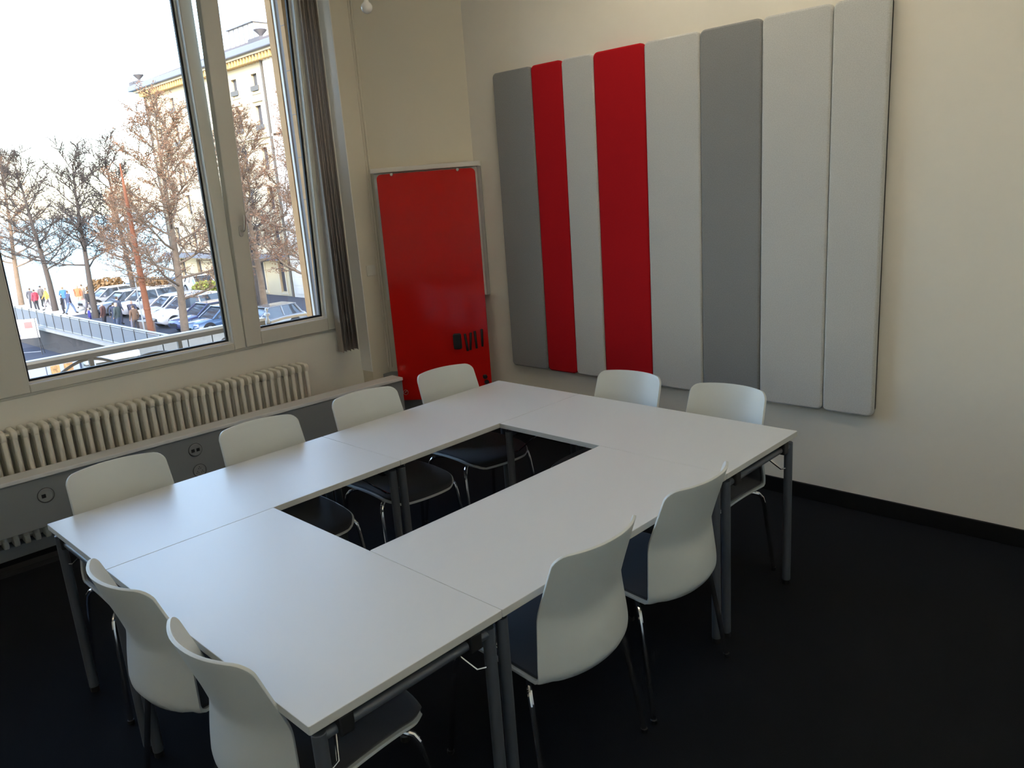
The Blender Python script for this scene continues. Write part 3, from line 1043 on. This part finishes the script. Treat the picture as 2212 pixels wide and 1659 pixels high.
MB().box(BX(-67.7), BX(-41), -.16, 0, BZ(6.15), BZ(6.32)).build('string_course', 'facade_trim', bd)
MB().box(BX(-67.7), BX(-41), -.22, 0, BZ(-1.9), BZ(-1.6)).build('string_course', 'facade_trim', bd)
MB().box(BX(-67.4), BX(-48), -.9, -.1, BZ(-2.3), BZ(-1.95)).build('shop_awning', 'cornice', bd)
brk = MB()
xx = -67.3
while xx < -41.2:
    brk.box(BX(xx), BX(xx) + .17, -.62, .0, BZ(11.02), BZ(11.42))
    xx += .42
tag(brk.build('cornice_brackets', 'bracket', bd), kind='stuff')
MB().box(BX(-68.1), BX(-40.6), -.70, .1, BZ(11.40), BZ(11.55)).build('cornice', 'facade_trim', bd)
MB().box(BX(-68.5), BX(-40.2), -1.0, .1, BZ(11.55), BZ(11.98)).build('gutter', 'cornice', bd, bevel=.06)
rows = [[(BX(-68.3), -.9, BZ(11.98)), (BX(-40.4), -.9, BZ(11.98)), (BX(-40.4), 17, BZ(11.98)), (BX(-68.3), 17, BZ(11.98))],
        [(BX(-62.0), 6.2, BZ(14.7)), (BX(-46.5), 6.2, BZ(14.7)), (BX(-46.5), 10, BZ(14.7)), (BX(-62.0), 10, BZ(14.7))]]
rf = MB().grid(rows, closed=True)
rf.f.append((4, 5, 6, 7))
rf.build('roof', 'roof', bd)
sk = MB().box(BX(-59.5), BX(-55.6), 4.2, 7.2, BZ(13.6), BZ(15.2)).build('rooflight', 'lamp', bd)
MB().box(BX(-59.7), BX(-55.4), 4.0, 7.4, BZ(15.2), BZ(15.3)).build('rooflight_cap', 'cornice', sk)
for xx in np.linspace(-59.5, -55.6, 6):
    MB().box(BX(xx) - .05, BX(xx) + .05, 4.15, 4.2, BZ(13.6), BZ(15.2)).build('rooflight_bar', 'cornice', sk)
for xx in (-67.3, -46.9):
    u = MB().lathe([(.38, 0), (.38, .25), (.16, .30), (.10, .46), (.15, .54), (.36, .74), (.44, .84), (.36, .88), (.15, .90)], (BX(xx), -.35, BZ(11.95)), 14).build('urn', 'urn', bd, smooth=True)
    MB().box(BX(xx) - .75, BX(xx) + .75, -.95, .35, BZ(11.95), BZ(12.25)).build('urn_plinth', 'urn', u)
for xx in (-67.35, -47.75):
    MB().tube([(BX(xx), -.15, 0), (BX(xx), -.15, BZ(11.0)), (BX(xx) + .05, -.6, BZ(11.4))], .09, 8).build('drain_pipe', 'pipe', bd, smooth=True)


# ------------------------------------------------------------------ trees
def tree_meshes(seed, height, spread, leafiness, base_h):
    rnd = random.Random(seed)
    wood = MB()
    leaves_v, leaves_f = [], []

    def leaf(p, s):
        o = len(leaves_v)
        a = Vector((rnd.uniform(-1, 1), rnd.uniform(-1, 1), rnd.uniform(-1, 1)))
        if a.length < .1:
            a = Vector((1, 0, 0))
        a.normalize()
        b = a.orthogonal().normalized()
        leaves_v.extend([tuple(p + a * s), tuple(p + b * s * .7), tuple(p - a * s), tuple(p - b * s * .7)])
        leaves_f.append((o, o + 1, o + 2, o + 3))

    def branch(p, d, length, r, level):
        segs = 5 if level < 2 else (4 if level == 2 else 3)
        pts = [p.copy()]
        rs = [r]
        dd = d.copy()
        for k in range(segs):
            wob = Vector((rnd.uniform(-1, 1), rnd.uniform(-1, 1), rnd.uniform(-.6, 1))) * (.16 if level else .04)
            dd = (dd + wob + Vector((0, 0, .07 if level else 0))).normalized()
            pts.append(pts[-1] + dd * (length / segs))
            rs.append(max(r * (1 - .80 * (k + 1) / segs), .009))
        wood.tube(pts, rs, (9, 6, 4, 3, 3)[level], cap=False)
        return pts, rs

    top = height
    tpts, trs = branch(Vector((0, 0, 0)), Vector((rnd.uniform(-.03, .03), rnd.uniform(-.03, .03), 1)), top, height * .021, 0)

    def along(pts, f):
        x = f * (len(pts) - 1)
        i = min(int(x), len(pts) - 2)
        return pts[i].lerp(pts[i + 1], x - i)

    n1 = 24
    for i in range(n1):
        f = base_h / height + (1 - base_h / height) * (i + .5) / n1
        f = min(f, .99)
        p = along(tpts, f)
        az = i * 2.4 + rnd.uniform(-.4, .4)
        rise = .06 + 1.1 * f ** 2 + rnd.uniform(-.08, .15)
        d = Vector((math.cos(az), math.sin(az), rise)).normalized()
        L = spread * (1.05 - .60 * f) * rnd.uniform(.75, 1.1)
        p1, r1 = branch(p, d, L, height * .0075 * (1.15 - .7 * f), 1)
        n2 = 11
        for j in range(n2):
            g = .22 + .78 * (j + rnd.random() * .6) / n2
            q = along(p1, min(g, .99))
            az2 = rnd.uniform(0, 2 * PI)
            d2 = (d * .7 + Vector((math.cos(az2), math.sin(az2), rnd.uniform(-.35, .8)))).normalized()
            L2 = L * (.52 - .25 * g) * rnd.uniform(.7, 1.2)
            p2, r2 = branch(q, d2, L2, .034, 2)
            for k in range(8):
                g3 = .2 + .8 * (k + rnd.random() * .6) / 8
                q3 = along(p2, min(g3, .99))
                d3 = (d2 * .6 + Vector((rnd.uniform(-1, 1), rnd.uniform(-1, 1), rnd.uniform(-.5, .8)))).normalized()
                L3 = rnd.uniform(.35, .85)
                p3, r3 = branch(q3, d3, L3, .018, 3)
                for q in range(leafiness):
                    leaf(along(p3, rnd.uniform(.2, .99)) + Vector((rnd.uniform(-.1, .1), rnd.uniform(-.1, .1), rnd.uniform(-.1, .1))), rnd.uniform(.028, .055))
    lm = None
    if leaves_f:
        lm = bpy.data.meshes.new('foliage')
        lm.from_pydata(leaves_v, [], leaves_f)
    return wood, lm


TREEDATA = {}
for key, seed, hgt, spr, lf, bh, mw, ml in (('bare', 3, 11.0, 4.4, 2, 3.0, 'bark', 'leaf_dark'), ('bare2', 11, 10.3, 4.0, 2, 3.2, 'bark', 'leaf_dark'),
                                            ('leafy', 5, 12.6, 5.0, 9, 3.4, 'bark_tan', 'leaf'), ('leafy2', 23, 12.0, 5.2, 9, 2.2, 'bark_tan', 'leaf')):
    wood, lm = tree_meshes(seed, hgt, spr, lf, bh)
    wm = bpy.data.meshes.new('trunk')
    wm.from_pydata(wood.v, [], wood.f)
    wm.materials.append(M[mw])
    wm.polygons.foreach_set('use_smooth', [True] * len(wm.polygons))
    lm.materials.append(M[ml])
    TREEDATA[key] = (wm, lm)


def plant_tree(key, x, y, z, rz, sc, label):
    e = empty('street_tree', (x, y, z), rz, label, 'tree', 'bare winter trees along the street')
    e.scale = (sc, sc, sc)
    o = bpy.data.objects.new('trunk_and_branches', TREEDATA[key][0])
    COL.objects.link(o)
    o.parent = e
    o2 = bpy.data.objects.new('foliage', TREEDATA[key][1])
    COL.objects.link(o2)
    o2.parent = e
    o2['kind'] = 'stuff'
    return e


plant_tree('leafy', -70.5, 17.2, GZ, 1.0, .86, 'pale tan winter tree at the left edge of the window')
plant_tree('bare', -62.2, 17.3, GZ, .3, .97, 'dark bare winter tree with a straight trunk above the promenade')
plant_tree('bare2', -54.0, 17.4, GZ, 2.2, .98, 'dark bare winter tree between the promenade and the dark estate car')
plant_tree('bare2', -57.5, 21.5, GZ, 4.0, 1.04, 'thin bare winter tree behind the rusty mast')
plant_tree('leafy', -49.5, 19.2, GZ, 3.3, .60, 'small tree with dry orange leaves beside the rusty mast')
plant_tree('leafy2', -38.2, 16.6, GZ, .9, .90, 'tall tan tree with dry leaves standing before the white car')
plant_tree('leafy', -40.5, 22.6, GZ, 5.0, .86, 'leafy winter tree seen through the narrow sash')
plant_tree('leafy2', -33.0, 22.5, GZ, 2.6, .92, 'dense dry-leaved tree at the right edge of the narrow sash')
plant_tree('bare', -45.5, 25.0, GZ, 1.6, .85, 'bare winter tree close to the cream building')


def shrub(x, y, sx, sy, sz, material, label, seed):
    rnd = random.Random(seed)
    vs, fs = [], []
    for k in range(1500):
        while True:
            p = Vector((rnd.uniform(-1, 1), rnd.uniform(-1, 1), rnd.uniform(0, 1)))
            if p.x ** 2 + p.y ** 2 + (p.z - .2) ** 2 < 1:
                break
        p = Vector((p.x * sx, p.y * sy, p.z * sz + .1))
        a = Vector((rnd.uniform(-1, 1), rnd.uniform(-1, 1), rnd.uniform(-1, 1))).normalized()
        b = a.orthogonal().normalized()
        s = rnd.uniform(.07, .15)
        o = len(vs)
        vs += [tuple(p + a * s), tuple(p + b * s), tuple(p - a * s), tuple(p - b * s)]
        fs.append((o, o + 1, o + 2, o + 3))
    e = empty('shrub', (x, y, GZ), 0, label, 'shrub')
    me = bpy.data.meshes.new('leaves')
    me.from_pydata(vs, [], fs)
    me.materials.append(M[material])
    o = bpy.data.objects.new('leaves', me)
    COL.objects.link(o)
    o.parent = e
    o['kind'] = 'stuff'
    st_ = MB()
    for k in range(7):
        an = k * .9
        st_.tube([(0, 0, 0), (.3 * sx * math.cos(an), .3 * sy * math.sin(an), sz * .4), (.7 * sx * math.cos(an), .7 * sy * math.sin(an), sz * .8)], [.04, .025, .01], 5)
    st_.build('stems', 'bark_tan', e)


shrub(-66, 22.5, 2.6, 1.6, 1.5, 'hedge', 'dry orange hedge shrub behind the promenade walkers', 1)
shrub(-60.5, 24.0, 2.6, 1.5, 1.5, 'hedge', 'dry brown hedge shrub behind the dark estate car', 2)
shrub(-54.5, 26.0, 2.4, 1.3, 1.2, 'hedge_green', 'yellow green hedge shrub in front of the cream building', 3)

# ------------------------------------------------------------------ rusty mast
ms = empty('rusty_mast', (-37.3, 14.55, GZ), 0, 'tall thin rusty mast rising beside the street railing', 'mast')
MB().tube([(0, 0, 0), (0, 0, 3), (0, 0, 6.5), (0, 0, 9.1)], [.17, .15, .11, .035], 12).build('pole', 'rust', ms, smooth=True)
MB().box(-.22, .22, -.22, .22, 0, .08).build('base_plate', 'rust', ms)
for z in (2.0, 3.4, 4.9):
    MB().lathe([(.155, z), (.17, z + .02), (.17, z + .10), (.155, z + .12)], (0, 0, 0), 12).build('collar', 'rust', ms, smooth=True)
ms2 = empty('slim_pole', (-38.3, 14.6, GZ), 0, 'slim pale pole standing next to the rusty mast', 'pole')
MB().tube([(0, 0, 0), (0, 0, 3.6)], [.045, .03], 8).build('shaft', 'railmetal', ms2, smooth=True)
MB().box(-.1, .1, -.1, .1, 0, .05).build('foot', 'railmetal', ms2)


# ------------------------------------------------------------------ cars (front towards -y)
def car(x, y, paint, label, kind='hatch', rz=0.0):
    pm = mat('car_paint', paint, 0.25, spec=0.6, coat=0.8)
    e = empty('parked_car', (x, y, GZ), rz, label, 'car', 'parked cars')
    h = {'hatch': 1.45, 'suv': 1.66, 'estate': 1.47}[kind]
    hood = {'hatch': .86, 'suv': 1.02, 'estate': .86}[kind]
    L = {'hatch': 4.1, 'suv': 4.6, 'estate': 4.6}[kind]
    W2 = .88
    z0 = {'hatch': .2, 'suv': .28, 'estate': .2}[kind]
    # body stations: y from nose, bottom, top, half width
    b = [(0.0, z0 + .22, hood - .34, .62), (.06, z0 + .10, hood - .20, .74), (.25, z0, hood - .10, .83), (.7, z0, hood - .03, W2), (1.25, z0, hood + .03, W2),
         (2.2, z0, hood + .06, W2), (L - .9, z0, hood + .08, W2), (L - .25, z0, hood + .10, .85), (L - .06, z0 + .10, hood + .04, .80), (L, z0 + .2, hood - .10, .74)]
    rows = []
    for (yy, zb, zt, hw) in b:
        m_ = (zt - zb)
        rows.append([(-hw * .90, yy, zb), (-hw, yy, zb + m_ * .25), (-hw, yy, zb + m_ * .62), (-hw * .95, yy, zb + m_ * .9), (-hw * .82, yy, zt),
                     (0, yy, zt + .02), (hw * .82, yy, zt), (hw * .95, yy, zb + m_ * .9), (hw, yy, zb + m_ * .62), (hw, yy, zb + m_ * .25), (hw * .90, yy, zb), (0, yy, zb - .01)])
    bd_ = MB().grid(rows, closed=True)
    n = len(rows[0])
    bd_.f.append(tuple(range(n)))
    bd_.f.append(tuple((len(rows) - 1) * n + k for k in range(n - 1, -1, -1)))
    bd_.build('body', pm, e, smooth=True, angle=50)
    ye = L - (.12 if kind != 'hatch' else .25)
    cab = [(1.12, hood + .0, hood + .02, .70), (1.85, hood, h - .06, .66), (2.1, hood, h - .02, .66), (ye - .75, hood, h - .03, .65), (ye - .35, hood, h - .08, .63), (ye, hood, hood + .12, .68)]
    rows = []
    for (yy, zb, zt, hw) in cab:
        rows.append([(-.80, yy, zb), (-.80 + (.80 - hw) * .5, yy, zb + (zt - zb) * .5), (-hw, yy, zt), (hw, yy, zt), (.80 - (.80 - hw) * .5, yy, zb + (zt - zb) * .5), (.80, yy, zb)])
    cb = MB().grid(rows)
    cb.build('glasshouse', 'carglass', e, smooth=True, angle=30)
    MB().prism([(-.68, 1.80), (.68, 1.80), (.67, ye - .28), (-.67, ye - .28)], (0, 0, h - .05), (1, 0, 0), (0, 1, 0), (0, 0, .055)).build('roof', pm, e, smooth=True, bevel=.03, angle=60)
    for sx in (-1, 1):
        pl = MB()
        pl.tube([(sx * .79, 1.10, hood + .02), (sx * .67, 1.86, h - .03)], .045, 6)
        pl.tube([(sx * .80, 2.65, hood + .05), (sx * .67, 2.60, h - .03)], .045, 6)
        pl.tube([(sx * .79, ye - .08, hood + .06), (sx * .66, ye - .38, h - .05)], .06, 6)
        pl.build('pillar', pm, e, smooth=True)
        if kind != 'hatch':
            MB().tube([(sx * .62, 2.0, h), (sx * .62, 2.15, h + .05), (sx * .62, ye - .8, h + .05), (sx * .62, ye - .6, h)], .018, 6).build('roof_rail', 'rim', e, smooth=True)
        MB().obox((sx * .66, .16, hood - .20), (sx * .14, .06, 0), (0, .03, .02), (0, 0, .07)).build('headlight', 'lamp', e, bevel=.01)
        MB().obox((sx * .95, 1.45, hood + .08), (.07, 0, 0), (0, .05, 0), (0, 0, .06)).build('wing_mirror', pm, e, bevel=.02)
        for yy in (.82, L - .85):
            wh = MB().lathe([(.18, -.11), (.31, -.11), (.335, -.08), (.335, .08), (.31, .11), (.18, .11)], (sx * .80, yy, .335), 20, 'X').build('wheel', 'tyre', e, smooth=True, angle=40)
            MB().lathe([(.40, -.006), (.40, .006)], (sx * .882, yy, .36), 20, 'X').build('wheel_arch', 'tyre', e)
            sp = MB()
            for k in range(5):
                a = k * 2 * PI / 5
                sp.obox((sx * .918, yy + .11 * math.cos(a), .335 + .11 * math.sin(a)), (.006, 0, 0), (0, .10 * math.cos(a), .10 * math.sin(a)), (0, -.035 * math.sin(a), .035 * math.cos(a)))
            sp.tube([(sx * .915, yy + .21 * math.cos(a), .335 + .21 * math.sin(a)) for a in np.linspace(0, 2 * PI, 20, endpoint=False)], .022, 5, close=True)
            sp.build('rim', 'rim', wh)
    MB().box(-.40, .40, -.012, .02, z0 + .18, z0 + .36).build('grille', 'tyre', e)
    return e


car(-59.6, 18.3, (.30, .31, .34), 'grey car partly hidden behind the promenade trees', 'hatch', .05)
car(-54.6, 17.6, (.10, .12, .16), 'dark estate car with pale roof rails furthest down the row', 'estate', .08)
car(-51.6, 17.9, (.42, .43, .46), 'silver sport utility car behind the rusty mast', 'suv', .08)
car(-47.6, 17.9, (.50, .49, .52), 'silver estate car between the rusty mast and the white car', 'estate', .06)
car(-43.9, 17.3, (.82, .82, .84), 'white sport utility car behind the tan tree trunk', 'suv', .06)
car(-41.0, 17.2, (.05, .055, .14), 'dark blue hatchback beside the white car', 'hatch', .05)
car(-38.6, 16.95, (.06, .11, .20), 'teal blue car nearest the window, low in the wide pane', 'hatch', .05)
car(-35.2, 17.8, (.16, .17, .19), 'grey car parked beyond the narrow sash railing', 'hatch', .05)
car(-57.3, 27.3, (.75, .76, .80), 'white car parked in the back row before the building', 'hatch', 1.5)


# ------------------------------------------------------------------ people
def person_mesh(pose, seed):
    rnd = random.Random(seed)
    V = {}
    names = []

    def jt(nm, p, r):
        V[nm] = len(names)
        names.append((p, r))
    st = {'stand': (0, 0), 'walk': (.20, .16), 'walk2': (-.20, -.16)}[pose]
    jt('pelvis', (0, 0, .95), (.155, .11))
    jt('belly', (0, .01, 1.12), (.15, .11))
    jt('chest', (0, 0, 1.31), (.175, .12))
    jt('neck', (0, 0, 1.465), (.055, .055))
    jt('jaw', (0, .015, 1.545), (.072, .08))
    jt('head', (0, .005, 1.63), (.080, .098))
    jt('crown', (0, 0, 1.70), (.055, .065))
    E = [('pelvis', 'belly'), ('belly', 'chest'), ('chest', 'neck'), ('neck', 'jaw'), ('jaw', 'head'), ('head', 'crown')]
    for s, t in ((-1, 'l'), (1, 'r')):
        sw = s * st[0]
        jt('sh' + t, (s * .185, 0, 1.395), (.07, .07))
        jt('el' + t, (s * .25, -.02 - sw * .5, 1.13), (.052, .052))
        jt('wr' + t, (s * .25, .07 - sw * .9, .90), (.038, .038))
        jt('ha' + t, (s * .245, .10 - sw * .95, .81), (.036, .028))
        jt('hip' + t, (s * .095, 0, .86), (.095, .095))
        jt('kn' + t, (s * .10, .035 + sw * .7, .49), (.068, .068))
        jt('an' + t, (s * .105, -.02 + sw * 1.5, .09), (.05, .05))
        jt('to' + t, (s * .115, .13 + sw * 1.5, .045), (.045, .035))
        E += [('chest', 'sh' + t), ('sh' + t, 'el' + t), ('el' + t, 'wr' + t), ('wr' + t, 'ha' + t), ('pelvis', 'hip' + t), ('hip' + t, 'kn' + t), ('kn' + t, 'an' + t), ('an' + t, 'to' + t)]
    me = bpy.data.meshes.new('figure')
    me.from_pydata([p for p, r in names], [(V[a], V[b]) for a, b in E], [])
    o = bpy.data.objects.new('figure', me)
    COL.objects.link(o)
    sk_ = o.modifiers.new('skin', 'SKIN')
    for i, (p, r) in enumerate(names):
        me.skin_vertices[0].data[i].radius = r
    me.skin_vertices[0].data[0].use_root = True
    sb = o.modifiers.new('subd', 'SUBSURF')
    sb.levels = 1
    sb.render_levels = 1
    dg = bpy.context.evaluated_depsgraph_get()
    res = bpy.data.meshes.new_from_object(o.evaluated_get(dg))
    bpy.data.objects.remove(o)
    return res


FIG = {k: person_mesh(k, 1) for k in ('stand', 'walk', 'walk2')}
HAIR = {}


def person(x, y, rz, pose, coat, trouser, hair, label, sc=1.0, long_coat=False):
    me = FIG[pose].copy()
    me.materials.clear()
    for nm, c in (('coat_cloth', coat), ('trouser_cloth', trouser), ('shoe_leather', (.03, .03, .03)), ('hair', hair)):
        me.materials.append(mat(nm, c, .85))
    me.materials.append(M['skin'])
    for p in me.polygons:
        c = p.center
        if c.z > 1.475:
            p.material_index = 3 if (c.z > 1.655 or c.y < -.01 and c.z > 1.53) else 4
        elif abs(c.x) > .2 and c.z < .885:
            p.material_index = 4
        elif c.z > (.62 if long_coat else .84) or abs(c.x) > .19:
            p.material_index = 0
        elif c.z > .12:
            p.material_index = 1
        else:
            p.material_index = 2
        p.use_smooth = True
    o = bpy.data.objects.new('person', me)
    COL.objects.link(o)
    o.location = (x, y, GZ + (.03 if x < -57.5 else 0))
    o.rotation_euler = (0, 0, rz)
    o.scale = (sc * 1.05, sc * 1.05, sc)
    tag(o, label, 'person', 'people out on the street')
    return o


person(-65.0, 16.6, 1.2, 'walk', (.08, .08, .10), (.05, .05, .06), (.10, .07, .05), 'person in a dark coat walking furthest left on the promenade')
person(-63.2, 16.4, 2.0, 'stand', (.45, .06, .10), (.04, .04, .05), (.08, .05, .04), 'person in a crimson jacket standing on the promenade')
person(-66.0, 17.6, .5, 'stand', (.12, .11, .11), (.05, .05, .05), (.05, .04, .04), 'person in a black coat behind the crimson jacket')
person(-63.4, 17.2, 3.0, 'walk2', (.75, .38, .08), (.30, .28, .30), (.20, .12, .06), 'person in an orange top near the dark tree trunk')
person(-62.0, 18.0, 1.0, 'stand', (.05, .16, .62), (.06, .07, .12), (.25, .18, .10), 'person in a bright blue coat right of the dark tree trunk')
person(-59.2, 17.0, 2.6, 'stand', (.04, .04, .05), (.05, .05, .07), (.05, .04, .03), 'person in black standing by the railing below the blue coat', .80)
person(-58.3, 17.2, .2, 'walk', (.05, .06, .12), (.12, .18, .32), (.10, .07, .05), 'person in navy top and jeans close to the railing')
person(-61.6, 18.9, 4.2, 'walk', (.72, .16, .07), (.60, .42, .30), (.30, .18, .08), 'person in a red orange jacket walking among the promenade group')
person(-62.2, 19.4, 2.0, 'stand', (.62, .50, .40), (.30, .27, .22), (.12, .08, .05), 'person in a beige coat at the right of the promenade group', long_coat=True)
person(-56.6, 17.9, 5.2, 'walk2', (.06, .06, .07), (.10, .10, .13), (.06, .05, .04), 'person in dark clothes striding along the street beside the trees')
person(-49.4, 15.6, 3.0, 'stand', (.05, .05, .28), (.06, .06, .10), (.42, .40, .36), 'small person in a royal blue jacket by the railing', .74)
person(-47.2, 15.7, 2.4, 'stand', (.13, .06, .05), (.05, .05, .06), (.55, .48, .42), 'person in a brown coat with pale hair by the railing')
person(-48.4, 17.0, .4, 'stand', (.05, .06, .09), (.05, .05, .07), (.06, .05, .04), 'tall person in a dark navy coat behind the brown coat', 1.06)
person(-46.2, 16.0, 1.3, 'stand', (.05, .06, .10), (.08, .11, .18), (.05, .04, .03), 'person in dark blue next to the brown coat')
person(-45.2, 15.8, 2.2, 'stand', (.07, .09, .09), (.10, .13, .20), (.58, .45, .34), 'person in a dark green coat left of the rusty mast', 1.04)
person(-45.8, 16.9, 4.0, 'walk', (.05, .05, .08), (.30, .28, .32), (.07, .05, .04), 'person in a black jacket and grey trousers near the mast')
person(-43.2, 16.0, 1.8, 'stand', (.20, .12, .08), (.10, .09, .09), (.10, .06, .04), 'person in a tan brown jacket right of the rusty mast')

# ------------------------------------------------------------------ bin, sign and the white kiosk van
bn = empty('litter_bin', (-42.1, 16.2, GZ), 0, 'brown square litter bin by the street in front of the white car', 'bin')
MB().box(-.38, .38, -.30, .30, .05, .82).build('body', 'bin', bn, bevel=.03)
MB().box(-.42, .42, -.34, .34, .82, .88).build('lid', 'kerb', bn, bevel=.02)

sg = empty('banner_sign', (-52.6, 12.5, QZ), math.radians(57), 'white banner sign with red print standing on the quay road', 'sign')
MB().box(-1.0, 1.0, -.02, .02, 1.1, 2.3).build('banner', 'white', sg, bevel=.01)
for sx in (-.9, .9):
    MB().tube([(sx, 0, 0), (sx, 0, 2.34)], .03, 8).build('post', 'railpost', sg)
    MB().tube([(sx, .5, 0), (sx, 0, 1.4)], .02, 8).build('stay', 'railpost', sg)
MB().tube([(-.62 + .16 * math.cos(a), -.024, 1.93 + .16 * math.sin(a)) for a in np.linspace(0, 2 * PI, 18, endpoint=False)], .035, 6, close=True).build('ring_print', 'signred', sg)
MB().box(-.84, -.40, -.024, -.018, 1.60, 1.67).build('text_print', 'signred', sg)
MB().box(.25, .70, -.024, -.018, 1.73, 2.13).build('picture_print', 'signbrown', sg)
MB().box(-.80, -.05, -.024, -.018, 1.25, 1.39).build('text_print', 'signgrey', sg)

vn = empty('white_kiosk_trailer', (-25.4, 6.3, QZ), math.radians(-2), 'white kiosk trailer with orange pictures and a teal stripe', 'trailer')
MB().box(-.9, 0, -2.6, 1.25, .5, 3.72).build('box_body', 'white', vn, bevel=.06)
MB().box(-.95, .05, -2.7, 1.35, 3.72, 3.78).build('roof_cap', 'white', vn, bevel=.03)
MB().prism([(-2.6, 2.98), (.30, 2.70), (.62, 2.86), (-2.6, 3.30)], (.005, 0, 0), (0, 1, 0), (0, 0, 1), (.006, 0, 0)).build('stripe', 'teal', vn)
MB().prism([(-2.6, .6), (.1, .6), (.1, 2.62), (-2.6, 2.88)], (.005, 0, 0), (0, 1, 0), (0, 0, 1), (.006, 0, 0)).build('lower_panel', 'navy', vn)
for yy in (.36, .76):
    MB().box(.004, .014, yy, yy + .27, 3.28, 3.62).build('poster', 'poster', vn)
MB().box(.004, .012, .22, .24, .6, 3.7).build('panel_joint', 'cornice', vn)
MB().box(.004, .012, -1.15, -.98, 3.3, 3.68).build('vent', 'railmetal', vn)
for yy in (-2.0, .8):
    MB().lathe([(.2, -.1), (.38, -.1), (.38, .1), (.2, .1)], (.0, yy, .38), 16, 'X').build('wheel', 'tyre', vn, smooth=True)
lt = empty('lamp_post', (-24.9, 7.75, QZ), 0, 'grey post standing beside the white kiosk trailer', 'post')
MB().tube([(0, 0, 0), (0, 0, 3.8)], .07, 10).build('shaft', 'iron', lt, smooth=True)
MB().tube([(0, .12, 0), (0, .12, 3.75)], .03, 8).build('cable_pipe', 'white', lt, smooth=True)
tr_ = empty('terrace_wall', (-26.5, 9.6, QZ), math.radians(-6), 'pale panelled terrace wall with steps below the railing', 'wall')
for i in range(6):
    MB().box(-.15, .15, -1.6 + i * .92, -1.6 + i * .92 + .88, 0, 3.6 - .0 * i).build('panel', 'kerb', tr_, bevel=.01)
for i in range(4):
    MB().box(.16, .55 + .3 * i, -1.6, .2, 3.3 - .3 * i, 3.5 - .3 * i).build('step', 'guide_white', tr_)
MB().box(-.22, .22, -1.7, 4.0, 3.6, 3.7).build('coping', 'kerb', tr_)
